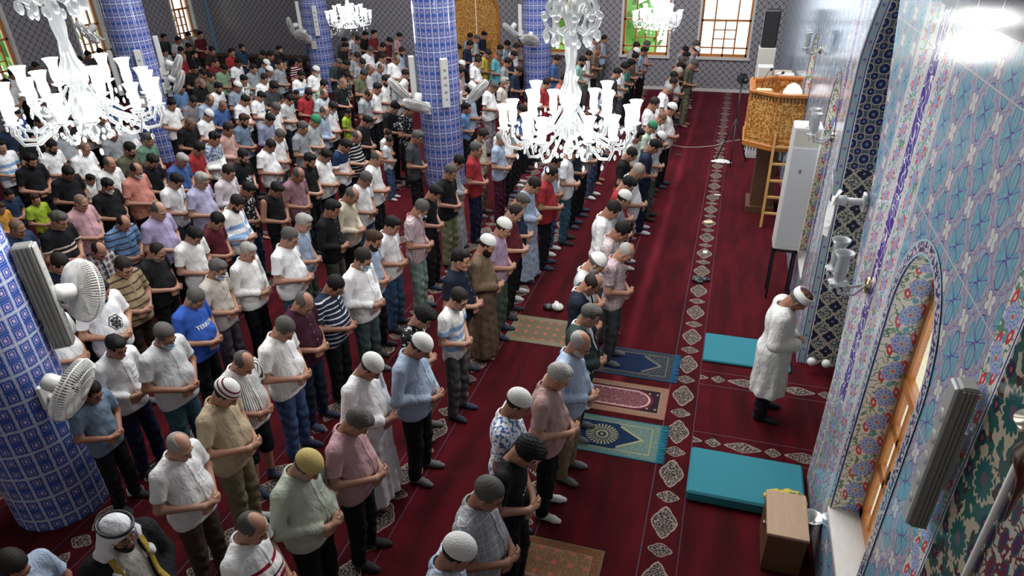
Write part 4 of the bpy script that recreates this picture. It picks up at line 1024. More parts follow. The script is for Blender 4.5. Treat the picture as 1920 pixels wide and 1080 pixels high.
bare_fan()
def finial_lamp():
    c = Vector((1.02, 1.95, 3.62)); r = empty('hanging_lamp', c, 0, 'tarnished silver lamp with pointed finial hanging at the right edge', 'lamp')
    m = MB(); m.lathe([(.001, -.33), (.006, -.3), (.012, -.2), (.022, -.15), (.05, -.09), (.058, -.05), (.045, -.02), (.05, .0), (.058, .02), (.05, .035), (.085, .05), (.09, .058), (.03, .07), (.02, .1), (.001, .1)], 28); m.build('turned_finial', M['oldsilver'], r)
    m = MB(); m.tube([(0, 0, .09), (0, 0, TOP-c.z)], .008); m.build('rod', M['oldsilver'], r)
M['oldsilver'] = mat('tarnished_silver', lambda: f_mix(f_noise(f_coord()[0], 12, 3), (.36, .29, .19), (.62, .56, .46)), .22, 1.); finial_lamp()
for i, (x, z) in enumerate(((1.39, .16), (1.56, .16))):
    tag(MB().sphere((0, 0, 0), .055, 14, 10).build('white_ball', M['white'], None, (x, 7.80, z)), ['left white ball at the foot of the niche lattice', 'right white ball at the foot of the niche lattice'][i], 'ball', 'white balls at the niche')
# ------------------------------------------------------------------ mats, rugs and small things on the carpet
tag(MB().box(.09, 1.19, 5.17, 5.86, .0, .13, bev=.02).build('foam_mat', M['teal']), 'thick turquoise mat beside the wall, nearest the wooden box', 'mat', 'turquoise mats')
tag(MB().box(.10, 1.17, 7.70, 8.38, .0, .04, bev=.012).build('foam_mat', M['teal']), 'turquoise mat behind the praying leader, farther from the wooden box', 'mat', 'turquoise mats')
def rug_mat(nm, field, border, edge, line, kind):
    def f():
        k, x, y, z = f_coord('Generated'); x = x-.5; y = y-.5        # x along, y across
        ax = f_abs(x); ay = f_abs(y); e = f_max((ax-.5)*1.7, ay-.5)   # distance to rim in widths, negative inside
        n = f_vor(f_comb(x*1.7, y, 0.), 26, 'DISTANCE_TO_EDGE'); fine = f_lt(n, .07)
        c = field
        if kind == 'medallion':
            r = f_len((x+.06)*1.7, y); th = f_atan(y, (x+.06)*1.7); p = f_lt(f_abs(r-.20), .07); rays = f_gt(f_cos(th*26), -.1); c = f_mix(f_min(p, rays), c, line); c = f_mix(f_lt(f_abs(r-.09), .02), c, line); c = f_mix(f_lt(r, .03), c, line)
        if kind == 'medallion' or kind == 'plain':
            a = ay*1.4+(x-.33)*1.7; c = f_mix(f_min(f_lt(f_abs(a), .035), f_gt(x, .1)), c, line); c = f_mix(f_min(f_gt(a, .035), f_gt(x, -.0)), c, f_mix(fine, border, f_mix(.5, line, border)))
        if kind == 'oval':
            r = f_len(f_max(x-.10, 0)*1.7, y*1.25); th = f_atan(y, x); c = f_mix(fine, field, (.22, .12, .12)); c = f_mix(f_lt(f_abs(r-.33), .02), c, (.45, .30, .30)); c = f_mix(f_gt(r, .36), c, (.10, .010, .015)); c = f_mix(f_gt(r, .41), c, (.02, .01, .015))
            q = f_len(f_pp(x*1.7, .16), ay-.235); c = f_mix(f_lt(q, .025), c, line)
        if kind == 'all': c = f_mix(fine, field, line); q = f_len(f_pp(x*1.7, .22), f_pp(y+.11, .22)); c = f_mix(f_lt(q, .04), c, (.35, .10, .06))
        c = f_mix(f_gt(e, -.15), c, f_mix(fine, border, f_mix(.6, line, border))); c = f_mix(f_lt(f_abs(e+.15), .008), c, line); return f_mix(f_gt(e, -.03), c, edge)
    return mat(nm, f, .92, spec=.15)
def rug(x0, x1, y0, y1, m, label, fr=None, z=.008, rz=0):
    r = empty('prayer_rug', ((x0+x1)/2, (y0+y1)/2, 0), rz, label, 'rug', 'patterned rugs'); a = (x1-x0)/2; b = (y1-y0)/2
    MB().box(-a, a, -b, b, 0.001, z, bev=.003).build('woven_field', m, r)
    if fr:
        f = MB(); n = 34
        for k in range(n):
            y = -b+2*b*(k+.5)/n; f.tube([(a-.005, y, .005), (a+.035, y+rg.uniform(-.006, .006), .006), (a+.075, y+rg.uniform(-.012, .012), .004)], .0065, 4)
        f.build('fringe', fr, r)
    return r
fr1 = mat('blue_fringe', (.012, .10, .22), .9); fr2 = mat('turquoise_fringe', (.015, .20, .27), .9)
rug(-1.20, -.24, 7.12, 7.76, rug_mat('navy_rug', (.008, .017, .05), (.012, .018, .035), (.01, .05, .10), (.14, .13, .09), 'plain'), 'plain navy prayer rug with patterned arch before the man in the dark suit', fr1)
rug(-1.25, -.24, 6.36, 6.98, rug_mat('maroon_rug', (.10, .02, .03), (.20, .10, .07), (.22, .10, .06), (.26, .20, .14), 'oval'), 'maroon prayer rug with an oval of cream dots between the two blue rugs')
rug(-1.38, -.24, 5.62, 6.26, rug_mat('blue_rug', (.006, .02, .055), (.06, .13, .13), (.02, .11, .14), (.27, .25, .13), 'medallion'), 'navy prayer rug with a round golden medallion and turquoise fringe', fr2)
rug(-2.55, -1.5, 7.55, 8.25, rug_mat('olive_rug', (.11, .09, .055), (.16, .14, .09), (.13, .12, .08), (.14, .10, .065), 'all'), 'worn olive beige rug under the feet behind the navy rug', rz=0)
rug(-1.68, -.55, 3.7, 4.33, rug_mat('tan_rug', (.16, .07, .035), (.13, .045, .02), (.12, .09, .05), (.20, .14, .075), 'all'), 'tan and rust patterned rug at the bottom edge of the photo')
def bundle(name, label, cat, parts, loc, seed=1):
    """crumpled cloth or bag: lumpy rounded solid"""
    r = empty(name, loc, 0, label, cat)
    for i, (nm, m, blobs) in enumerate(parts):
        F = Field(steps((-.3, .3, .009)), steps((-.22, .22, .009)), steps((-.005, .2, .009)))
        for c, rr in blobs: F.ell(c, rr, .03)
        q = random.Random(seed+i); ph = [q.uniform(0, 6) for _ in range(4)]
        F.wrinkle(lambda X, Y, Z: .008*np.sin(X*90+Y*40+ph[0])*np.sin(Y*80-Z*60+ph[1])+.006*np.sin(X*50-Y*70+Z*90+ph[2])); F.keep(lambda X, Y, Z: .002-Z)
        me = F.mesh(nm); me.materials.append(m); o = bpy.data.objects.new(nm, me); COL.objects.link(o); o.parent = r
p = on_z(1038, 580); bundle('carrier_bag', 'black and white carrier bag lying alone on the carpet', 'bag', [('white_half', M['white'], [((.06, 0, .05), (.09, .07, .05)), ((.02, .07, .05), (.03, .05, .05))]), ('black_half', M['black'], [((-.07, -.01, .04), (.08, .07, .045))])], p)
p = on_z(1312, 527); bundle('black_cloth', 'crumpled black cloth on the medallion strip', 'cloth', [('folded_cloth', M['black'], [((-.05, 0, .03), (.08, .09, .04)), ((.07, .02, .03), (.09, .05, .03)), ((0, -.07, .02), (.05, .05, .03))])], p, 5)
p = on_z(1352, 305); bundle('white_cloth', 'white cloth dropped on the medallion strip near the pulpit', 'cloth', [('rumpled_cloth', M['white'], [((0, 0, .03), (.16, .11, .04)), ((.15, -.03, .02), (.08, .06, .02)), ((-.15, .01, .015), (.1, .03, .02))])], p, 9)
for nm, (x, y), (sx, sy, sz), m, lb, ct, rz in (('leather_wallet', (1328, 418), (.16, .12, .03), 'paper', 'small tan pouch lying on the medallion strip', 'pouch', .3), ('eyeglass_case', (1345, 367), (.13, .06, .03), 'offwhite', 'small pale case on the strip above the tan pouch', 'case', .1), ('phone', (1272, 290), (.15, .07, .012), 'black', 'black phone lying on plain carpet before the front row', 'phone', .1),
        ('prayer_booklet', (1322, 473), (.07, .11, .012), 'white', 'small white booklet on the medallion strip above the black cloth', 'booklet', .0), ('black_shoe', (1400, 276), (.22, .16, .09), 'black', 'black shoe on the carpet below the pulpit', 'shoe', .5)):
    tag(MB().box(-sx/2, sx/2, -sy/2, sy/2, 0.001, sz, bev=sz*.35).build(nm, M[m], None, on_z(x, y)), lb, ct).rotation_euler = (0, 0, rz)
cp = [on_z(x, y, .006) for x, y in ((1262, 272), (1282, 276), (1310, 276), (1340, 273), (1365, 265), (1388, 262), (1398, 268))]
tag(MB().tube(cp, .007, 6).build('cable', M['offwhite']), 'pale cable curving across the carpet towards the pulpit', 'cable')
bx = on_z(1433, 980, .45)
def box_stool():
    r = empty('wooden_box', (.95, 4.78, 0), 0, 'plank topped wooden box beside the wall at the bottom', 'box')
    MB().box(-.17, .17, -.27, .27, .42, .45, bev=.004).build('plank_top', M['boxwood'], r)
    MB().box(-.16, .16, -.26, .26, 0, .42, bev=.004).build('carcass', M['dwood'], r)
    MB().box(-.18, -.165, -.02, .02, .28, .31, bev=.003).build('knob', M['chrome'], r)
box_stool()
ym = mat('yellow_print', lambda: f_mix(f_gt(f_noise(f_coord()[0], 14, 2), .54), (.42, .36, .04), (.12, .12, .10)), .9)
F = Field(steps((-.24, .24, .01)), steps((-.16, .16, .01)), steps((0, .2, .01))); F.ell((0, 0, .09), (.19, .12, .075), .02); F.ell((.08, 0, .09), (.12, .12, .07), .05); F.wrinkle(lambda X, Y, Z: .006*np.sin(X*60)*np.sin(Y*50+Z*40)); me = F.mesh('cushion'); me.materials.append(ym)
o = bpy.data.objects.new('yellow_cushion', me); COL.objects.link(o); o.location = (.98, 5.21, .12); tag(o, 'yellow patterned cushion between turquoise mat and wooden box', 'cushion')
tag(MB().lathe([(.001, .02), (.03, .02), (.035, .3), (.06, .34), (.10, .40), (.09, .40), (.03, .33), (.001, .32)], 16).build('silver_vase', M['vase_silver'], None, (1.17, 4.86, 0)), 'narrow silver vase standing between wooden box and wall', 'vase')
# low shelf along the far end wall
def shelf():
    r = empty('shoe_shelf', (-16.2, 23.2, 0), 0, 'long dark low shelf against the far wall in the left corner', 'shelf')
    MB().box(-2.9, 2.6, -.22, .22, .66, .70, bev=.005).build('top_board', M['dwood'], r); MB().box(-2.9, 2.6, -.22, .22, .33, .36).build('shelf_board', M['dwood'], r)
    for x in (-2.88, -1.5, 0, 1.3, 2.56): MB().box(x, x+.04, -.2, .2, 0, .66).build('upright', M['dwood'], r)
shelf()
for i, (x, m, lb) in enumerate(((-16.0, 'glassb', 'blue plastic tub on the low shelf by the far wall'), (-14.9, 'white', 'white plastic tub on the low shelf by the far wall'))):
    M.setdefault('glassb', mat('blue_tub', (.12, .35, .5), .4)); tag(MB().lathe([(.001, 0), (.12, 0), (.15, .2), (.14, .2), (.11, .01), (.001, .01)], 16).build('plastic_tub', M[m], None, (x, 23.15, .36)), lb, 'tub')
# electric boxes on the pillars and the stand by the door
for p, az, z, s_, lb in ((3, 35, 1.35, .17, 'cream switch box low on the leaning pillar, right side'), (3, 75, 1.5, .2, 'tall cream switch box under the fans of the leaning pillar'), (4, 10, 1.4, .17, 'cream switch box under the fan of the far left pillar')):
    l, a = on_pillar(p, az, z, .0); o = MB().box(-s_/2, s_/2, -.06, .01, 0, s_*1.5, bev=.008).build('switch_box', M['offwhite'], None, l); o.rotation_euler = (0, 0, a); tag(o, lb, 'switch box')
r = empty('signal_post', (-7.4, 18.0, 0), 0, 'white post with a square white box left of the middle pillar', 'post')
MB().tube([(0, 0, 0), (0, 0, 1.75)], .06, 10).build('post', M['white'], r); MB().box(-.22, .22, -.12, .12, 1.75, 2.35, bev=.02).build('box_head', M['offwhite'], r); MB().box(-.05, .05, -.13, -.12, 2.1, 2.2).build('dark_hole', M['black'], r)
# ------------------------------------------------------------------ people
# x y of the head in the photo | top | bottom | head | extras
PEOPLE = '''
870 1016 S:pale blue:chk j cw r0
922 922 S:grey:pl j hg f p1
973 842 T:black:pd k cu l p2
985 768 S:white:pais k cw
1040 708 P:dusty pink k hs p1 wsock f
1083 652 L:pale blue kh bs sb p1 f
1106 592 J:dark green k hg p1 f
1110 532 J:dark navy k bd p2
1128 490 S:pale grey:vs g cw sb p2
1161 468 S:pink:pl g bs p2
1166 444 S:pale pink:pl g hk p2 l
1150 392 L:white g hd p2 f
1168 376 S:grey:vs g cw gl p1
1177 346 P:red k hk p2
1196 322 S:white:vs k bs p2 f
1191 288 T:black k hd p2
1215 276 P:navy n hk p2
1227 262 S:pale grey g cw p2
1206 254 S:white k cu p1
1221 240 S:pale green k cg p2
1241 222 S:white k xd p2
1251 204 S:white k cw p1
1234 197 T:white k hd p1
1254 168 T:white k bs p2
1262 156 S:maroon k hd p1
1263 145 S:grey k hk p1
1273 136 S:pale grey k bs p2
1277 126 S:olive k hk p2
1280 116 S:dark red k hg p1
1294 121 S:olive kh hg p2
1286 106 S:black k hk p1
1292 95 S:grey k hk p2
1303 96 S:grey k cw p2
1299 86 S:pink k hg p1
578 872 L:pale sage k cy gb p2 f
668 793 S:pink k hg p2 f
708 682 R:white - cw p2 f
776 656 L:pale blue k cw p2 f
808 588 T:black:leaf g cu l p2
846 568 T:white:bst g hd p1 l
868 484 S:dark navy kh hk p0 f
920 452 R:brown - cw lb p1 f
938 432 S:lilac g cw p1
964 402 P:maroon k bd p2
976 380 P:navy k hg p2 f
1005 345 R:pale blue - hd p2
1030 326 S:red k hd p1
1048 302 S:pale blue j hk p1 wsock
1064 290 S:white j hd p1
1086 270 S:navy k hk p1
1104 250 S:grey k hd p2
1120 228 S:black j hk p1
1132 205 S:pale grey k hg p1
1141 172 S:pale blue j hd p1
1157 138 T:dark grey g hk bd p1
1171 128 S:white g cu l
1182 121 T:teal k cu l
1191 108 S:brown k hk p1
1193 100 S:grey k cw p1
1196 87 S:grey g hd p1
1207 97 S:pale blue k hk p1
1209 86 S:pink k hg p1
474 990 P:white:mst g bg p1 f
668 1090 - - - skip
337 838 S:white ol bs p1 f
424 738 P:beige kh cm p2 wsock f
467 673 S:white:vbs sh bg p2 f
534 612 P:white j hg p2 f
583 562 S:dark purple n bg p2 f
626 540 P:navy:hws k hk p2 f
665 495 L:white g hd bm p1
699 452 T:pale blue k br gl fb p1
739 421 S:white j hk p1
786 394 S:coral pink:chk lg hg wm p2
815 362 T:black k hk l p2
846 322 T:black kh hg p1
866 303 R:grey - hk p2
886 284 P:red n hg p0
915 256 S:cream kh hd wm p1
933 258 S:pale blue mr hs p0
948 240 S:white k hd p1
962 224 S:grey k hk p1
978 208 S:blue k hd p2
992 192 S:white k hk p1
1006 178 S:navy k hd p1
1025 158 T:red k hd p1
1045 113 S:blue k hk p1
1058 150 P:coral k hd p1
1092 115 P:mint n hk fb p1
1104 104 S:white g hd p1
1121 93 S:brown k xd p1
1122 74 R:white - cw p1
1133 71 S:pale blue g hd p0
106 632 - - - skip
215 664 L:white n hk p1
297 632 P:pale grey j hg bm p1 f
128 716 T:slate blue k hk p1 k95
366 560 T:royal blue:txt k hg p2
413 502 P:pale beige g hg bm p1
468 474 L:white k hs p1 f
536 448 P:white j hg p1
582 412 S:pale blue g hs gl mo p1
618 392 L:black g hk p1
653 372 L:cream k bg p2
685 337 T:white j hg p2
707 297 P:white:nc k bg p1
731 263 T:pale grey j hd k8 p1
722 255 T:white k hd k8 p1
757 220 T:bright blue k br k8 p1
782 258 S:dark grey k hg p1
741 203 T:black:blk k hk p2
769 205 S:black:leaf k cu p1
178 548 T:white:hex k hk fb p1 f
107 582 T:white k hg p1
238 498 P:tan:hbs db hd p1 f
303 470 T:black k bd gb p2 f
356 444 T:white n hk p2
405 416 P:maroon k hk p2
442 383 L:white:bst j hd fb p2
478 355 T:black:leaf j hk p2
514 352 V:black k hk p2
553 331 P:mauve k bg p2
579 303 T:black k hk fb p1
616 290 P:white n hk p2 f
642 276 T:white:ny k hk p2
669 257 T:black:hws k bg p2
699 226 T:black k hk p2
36 428 S:dark blue n xg p1 f
113 494 S:dark navy k hd p2
184 471 S:navy:plw k bd p2
236 418 P:sky blue:hbs j bd p2
294 396 P:lavender k bg p1
334 340 P:white g hk p2
379 336 S:pale violet k hs gl p1
424 326 L:pinkish white k hd p1
456 294 T:black:tre k hk fb p1
507 274 P:white n hd p2
538 252 P:white g hg p2
560 240 P:grey k hg p1
587 230 S:grey green:chk k cg p2
609 210 L:pale blue k bg wm p1
623 202 P:white k hk wm p2
658 212 T:lime:dot lm hk k8 p1
688 178 P:grey k bd p2
706 167 T:white k hk p1
730 152 T:white k hk fb p1
108 414 P:black:hs2 k hg p1
152 380 P:pink k xg p1
204 348 T:black k hk wm p1 f
255 320 T:salmon k bd wm p1 f
296 302 P:black k hk km p2
337 298 S:blue k hs p2
369 282 T:red k hk p2
399 262 L:white:mel k hk p1
428 243 L:salmon pink k hd p1
467 224 T:slate blue k br fb p1
496 226 L:blue:pl k hk p2
517 204 S:white k hg p2
544 187 T:pale grey k hk p2
582 177 T:red k hk fb p2
603 176 S:blue grey:chk k bg km p1
614 160 T:sage k hk fb p1
637 157 T:black:blot k xg p1
658 143 T:dark teal:leaf k hk p2
680 137 T:olive k ck p2
692 131 P:pale grey k bg p1
709 130 P:grey k bg p2
721 109 T:pale grey k hd p1
741 112 S:white k bg p2
753 97 S:pale blue k hd fb p1
760 140 T:white k hk p1
747 155 T:grey k xg p2
63 375 T:lime k br k8 p0
7 388 T:orange k br k8 p1
21 364 P:dark blue k hk k8 p1
127 324 T:black k hk p2 f
168 338 T:white g hk k8 p1
206 308 P:white k bg p1
244 281 T:olive k hk km p1
279 262 T:green k hg p1
356 232 P:black k xg p2
391 217 S:white k cw p2
428 197 T:blue k xg p2
451 190 P:white k hk p2
487 182 T:white:bln k hk p2
513 163 T:dark grey k cu p2
530 185 T:yellow k hd k8 p1
554 177 T:black k hk k8 p1
565 142 T:white:bst k hk fb p1
591 134 P:white k cw wm p1
634 118 S:dark green k hg p2
649 121 T:black k hk p2
669 107 T:grey k hd p2
679 119 S:grey k hd p2
697 95 P:white k hg p2
716 89 T:black k hk p1
730 78 S:maroon k hk p2
749 69 T:pink k hk p1
54 302 P:black k hk fb p1
97 275 T:white k hk fb p1
158 278 P:white k xg p1
328 195 P:white k hk p1
359 192 L:dark maroon:pl k hd p2
391 188 P:pale blue k bg p2
412 165 T:white:yb k hk fb p1
443 163 S:grey blue k cw p1
462 150 S:white:leaf2 k hk p1
491 149 S:white k hd p1
475 129 S:grey k hd p1
505 134 S:grey k cw p1
500 121 L:blue grey k cw p2
524 121 T:grey k hd p0
561 117 T:maroon:hws k hd p2
508 105 T:navy k hk p1
524 94 T:black k hk fb p0
493 103 T:black k hk p2
15 272 T:white:bst k hk p0
16 238 L:navy k hg p1
52 257 T:black k hk p1
13 158 T:white k hk p1
8 120 S:navy k hk p1
36 118 T:pale teal k hd p1
17 138 S:white k hd p1
70 108 T:slate k hk p1
92 119 T:grey k hd p1
55 134 T:brown k hg p1
76 155 S:grey k hd p1
122 99 S:brown k hd p1
139 114 T:white k hk p1
157 130 T:grey k hg p1
165 150 S:tan k hd p1
155 67 S:dark green k hk p0
175 84 S:grey k hk p0
28 76 S:black k hd p0
45 92 T:dark red k hk p1
60 84 S:black k hk p0
10 98 S:dark grey k hk p1
5 170 S:grey k hk p1
30 215 T:blue k hk p1
75 228 S:grey k hd p1
125 232 T:black k hk p1
112 248 S:grey k hd p1
160 212 T:white k hd p1
188 222 T:grey k hk p1
215 250 S:grey k hg p1
238 235 T:pale grey k hd p1
90 190 S:white k hk p1
130 178 S:navy k hk p1
210 185 S:blue k hd p1
310 64 S:grey k hd p1
334 76 S:pale grey k hk p1
355 64 S:cream k hg p0
376 66 T:maroon k hk p0
354 89 S:black k hk p1
311 98 S:pale grey k hd p1
338 96 T:navy k hk p1
367 103 T:black:blot k hk fb p0
344 107 P:red k xg p1
404 117 T:dark red k hd p1
434 99 T:red k hk p0
454 91 T:dark blue k hk fb p0
446 118 T:white:U k hk p1 dark
421 129 S:sage k hk p2
393 144 T:olive k hd p1
365 129 T:black k hk p1
384 140 T:brown k hd p2
373 158 T:black k xg fb p2
345 165 T:sky blue k hk p1
395 96 T:dark brown k hk p1
662 76 S:grey k hd p1
647 88 T:black k hk p1
664 100 - - - skip
668 68 P:white k hg wm p1
683 67 T:black k hk p1
701 64 T:dark red k hk p0
642 78 T:dark grey k hk p1
864 90 S:white k hk p2
875 86 T:navy k hk p1
886 70 T:grey k hk p1
900 70 S:grey:chk k hg p1
911 63 T:navy k hk p1
864 136 T:pale pink k hk p1
875 122 L:pale blue k cw fb p1
887 117 S:white k hd p1
898 110 S:white k hk p1
916 103 T:yellow k hd p2
932 104 P:turquoise k hg p2
938 93 T:coral red k hk p1
951 85 S:pale blue k hk p1
968 90 S:white:chk k hd p1
979 80 S:pale pink k hd p1
946 155 S:pale beige k hs wm p0
925 164 S:white lg hg p2
889 176 S:pale blue k hd p1
868 206 T:sky blue k hk k9 p0
973 134 T:navy k hd p2
952 118 S:grey k hk p1
24 1064 S:pale blue k hd p1
962 104 S:navy k hk p2
'''
SH = {'pale blue': 'a9bed8', 'grey': '8b9094', 'black': '17181b', 'white': 'e6e6e3', 'dusty pink': 'b08b84', 'dark green': '2a3a38', 'dark navy': '121a2b', 'pale grey': 'b8babb', 'pink': 'cf9da2', 'pale pink': 'cdb0ae',
      'red': 'b3202a', 'navy': '1c2840', 'pale green': 'b9cdb5', 'maroon': '5a1824', 'olive': '5a5c45', 'dark red': '7c1f28', 'pale sage': 'b3bba6', 'brown': '6d5844', 'lilac': 'a98ea8', 'dark grey': '3b3f45', 'teal': '3e8a80', 'pale violet': 'b2aed0',
      'dark purple': '43182c', 'coral pink': 'bf6d70', 'coral': 'd96a58', 'coral red': 'd8564a', 'cream': 'd5c9ae', 'blue': '3c64a4', 'mint': '90c4b2', 'beige': 'b8a482', 'royal blue': '1b5fd0', 'pale beige': 'c5bcae', 'bright blue': '1f62c8',
      'tan': '94805c', 'mauve': '9a6f7a', 'dark blue': '1f3553', 'sky blue': '6c9bd0', 'lavender': 'b0a3cc', 'pinkish white': 'cbc0c4', 'grey green': '74847a', 'lime': 'b5d40d', 'salmon': 'dd8a76', 'salmon pink': 'c79a92', 'slate blue': '667c94',
      'blue grey': '6a7b90', 'sage': '7f9a7c', 'dark teal': '1e3c42', 'orange': 'e8a11c', 'green': '5f8a72', 'yellow': 'd8c22a', 'grey blue': '7a8698', 'dark maroon': '3a1820', 'pale teal': '9cc0c0', 'slate': '59616c', 'dark brown': '33261e', 'turquoise': '58b8c4', }
PANTS = {'k': ('black', '15161a'), 'n': ('navy', '1a2338'), 'j': ('blue denim', '3a5270'), 'kh': ('khaki', '7d705a'), 'g': ('grey', '4a4d50'), 'lg': ('light grey', '8d8f8b'), 'ol': ('olive brown', '4b4336'), 'mr': ('maroon', '4a1c30'), 'db': ('dark brown', '2b231e'), 'lm': ('lime', 'a5c010'), 'sh': ('black', '15161a')}
HAIRC = {'k': '100d0c', 'd': '231b17', 'g': '55534f', 's': 'a5a29c', 'r': '3f2a1c', 'b': '231b17'}
HEADW = {'cw': 'white cap', 'cg': 'green cap', 'cy': 'mustard cap', 'cm': 'maroon banded white cap', 'ck': 'dark flat cap', 'cu': 'curly black hair', 'hk': 'black hair', 'hd': 'dark short hair', 'hg': 'grey hair', 'hs': 'silver hair', 'br': 'brown hair', 'bs': 'white fringe, bald crown', 'bg': 'grey fringe, bald crown', 'bd': 'dark fringe, bald crown', 'xg': 'shaved grey head', 'xd': 'cropped dark head'}
TOPW = {'T': 'T-shirt', 'P': 'polo shirt', 'S': 'short sleeved shirt', 'L': 'long sleeved shirt', 'R': 'ankle length robe', 'J': 'suit jacket', 'V': 'sleeveless top'}
PATW = {'chk': 'checked', 'pl': 'plaid', 'plw': 'plaid', 'pd': 'printed', 'pais': 'blue patterned', 'vs': 'thin striped', 'leaf': 'leaf patterned', 'leaf2': 'black patterned', 'bst': 'blue striped', 'mst': 'maroon striped', 'vbs': 'vertically striped', 'hws': 'white striped', 'txt': 'lettered', 'nc': 'navy collared', 'blk': 'white printed', 'hex': 'hexagon badged', 'hbs': 'dark striped', 'ny': 'navy yoked', 'tre': 'three leaf logo', 'hs2': 'twice striped', 'mel': 'mottled blue yoked', 'blot': 'pale printed', 'dot': 'white printed', 'bln': 'blue lettered', 'yb': 'yellow and blue printed', 'U': 'black printed'}
def cloth_bump(): 
    k, x, y, z = f_coord(); n = f_noise(f_comb(x*9, y*9, z*4.5), 1.6, 3); return n, .9, .035
def cl(name, fn, **k): return mat(name, fn, .85, spec=.2, bump=cloth_bump, **k)
def oc(): return f_objcol()
def stripes(axis, per, duty, col, off=0.): 
    def f():
        k, x, y, z = f_coord(); a = (x, y, z)[axis]; return f_mix(f_lt(f_frac((a+off)/per), duty), oc(), col)
    return f
def plaid(c2, c3, p=.055):
    def f():
        k, x, y, z = f_coord(); a = f_lt(f_frac(z/p), .45); b = f_lt(f_frac((y+x*.6)/p), .45); c = f_mix(a*.55, oc(), c2); c = f_mix(b*.55, c, c2); return f_mix(f_max(f_lt(f_frac(z/p+.3), .06), f_lt(f_frac((y+x*.6)/p+.3), .06)), c, c3)
    return f
def band(z0, z1, col):
    def f():
        k, x, y, z = f_coord(); return f_mix(f_min(f_gt(z, z0), f_lt(z, z1)), oc(), col)
    return f
def leafy(c, sc=26, th=.56):
    def f():
        k, x, y, z = f_coord(); return f_mix(f_gt(f_noise(k, sc, 2), th), oc(), c)
    return f
def wbs():
    k, x, y, z = f_coord(); c = oc()
    for a, b, col in ((1.22, 1.28, (.22, .36, .58)), (1.1, 1.16, (.22, .36, .58)), (.98, 1.03, (.22, .36, .58))): c = f_mix(f_min(f_gt(z, a), f_lt(z, b)), c, col)
    return c
def mst():
    k, x, y, z = f_coord(); c = oc()
    for a, b, col in ((1.24, 1.27, (.25, .01, .03)), (1.16, 1.175, (.1, .01, .02)), (1.08, 1.13, (.30, .01, .03)), (.98, .995, (.25, .01, .03)), (.9, .94, (.2, .22, .22))): c = f_mix(f_min(f_gt(z+y*.15, a), f_lt(z+y*.15, b)), c, col)
    return c
def vbs():
    k, x, y, z = f_coord(); a = f_atan(y, x); return f_mix(f_lt(f_frac(a*9.), .33), oc(), (.03, .03, .035))
def yoke(c2, zc=1.27, noisy=False):
    def f():
        k, x, y, z = f_coord(); c = c2 if not noisy else f_mix(f_gt(f_noise(k, 20, 2), .5), (.42, .46, .52), (.10, .14, .24)); return f_mix(f_gt(z, zc), oc(), c)
    return f
def hs2():
    k, x, y, z = f_coord(); return f_mix(f_max(f_lt(f_abs(z-1.24), .012), f_lt(f_abs(z-1.18), .014)), oc(), (.55, .45, .38))
CM = {'': cl('plain_cloth', lambda: f_mix(f_noise(f_coord()[0], 3, 2), oc(), f_mix(.12, oc(), (0, 0, 0)))),
      'pl': cl('plaid_cloth', plaid((.30, .30, .32), (.62, .6, .6))), 'plw': cl('white_plaid_cloth', plaid((.45, .44, .44), (.35, .1, .06), .075)), 'chk': cl('checked_cloth', plaid((.62, .64, .66), (.3, .35, .4), .03)),
      'vs': cl('thin_striped_cloth', lambda: (lambda k: f_mix(f_lt(f_frac(f_atan(k[2], k[1])*16.), .2), oc(), (.25, .27, .3)))(f_coord())), 'pais': cl('blue_patterned_cloth', leafy((.08, .15, .35), 30, .53)), 'leaf': cl('leafy_cloth', leafy((.55, .54, .5), 24, .60)), 'leaf2': cl('inked_cloth', leafy((.03, .03, .03), 24, .56)),
      'bst': cl('blue_striped_cloth', wbs), 'mst': cl('maroon_striped_cloth', mst), 'vbs': cl('vertical_striped_cloth', vbs), 'hws': cl('white_striped_cloth', stripes(2, .06, .28, (.6, .6, .6))), 'hbs': cl('dark_striped_cloth', stripes(2, .085, .22, (.05, .035, .03))),
      'ny': cl('navy_yoke_cloth', yoke((.012, .025, .07))), 'mel': cl('mottled_yoke_cloth', yoke(None, 1.22, True)), 'hs2': cl('two_stripe_cloth', hs2)}
SKIN = mat('skin', lambda: f_mix(f_noise(f_coord()[0], 14, 2), f_objcol(), f_mix(.25, f_objcol(), (.35, .08, .05))), .5, spec=.35)
HAIR = mat('hair', lambda: (lambda k: f_mix(f_noise(f_comb(k[1]*30, k[2]*90, k[3]*60), 2.4, 2), oc(), f_mix(.5, oc(), (.0, .0, .0))))(f_coord()), .7, spec=.25, bump=lambda: (f_noise(f_coord()[0], 130, 1), .6, .004))
KNIT = mat('knitted_cap', lambda: oc(), .9, bump=lambda: (f_vor(f_coord()[0], 120), .8, .004)); SOCK = mat('sock_cloth', lambda: oc(), .9)
BANDCAP = mat('banded_cap', lambda: (lambda k: f_mix(f_max(f_lt(f_abs(k[3]-.075), .009), f_lt(f_abs(k[3]-.112), .006)), (.6, .6, .57), (.14, .01, .02)))(f_coord()), .9)
MASKM = {c: mat('mask_'+c, v, .85) for c, v in (('w', (.68, .70, .72)), ('b', (.38, .55, .68)), ('k', (.02, .02, .025)))}
_mc = {}
def mesh_of(key, fn):
    if key not in _mc:
        me = fn(); 
        if not me.materials: me.materials.append(CM[''])
        _mc[key] = me
    return _mc[key]
def put(name, me, parent, m, col=None, loc=None):
    if m is not None and not me.materials: me.materials.append(m)
    if m is not None and me.materials[0] != m:      # one mesh datablock per cut and cloth
        k = ('v', me.name, m.name)
        if k not in _mc: c = me.copy(); c.materials[0] = m; _mc[k] = c
        me = _mc[k]
    o = bpy.data.objects.new(name, me); COL.objects.link(o)
    if parent is not None: o.parent = parent
    if loc is not None: o.matrix_local = loc
    if col: o.color = (*col, 1)
    return o
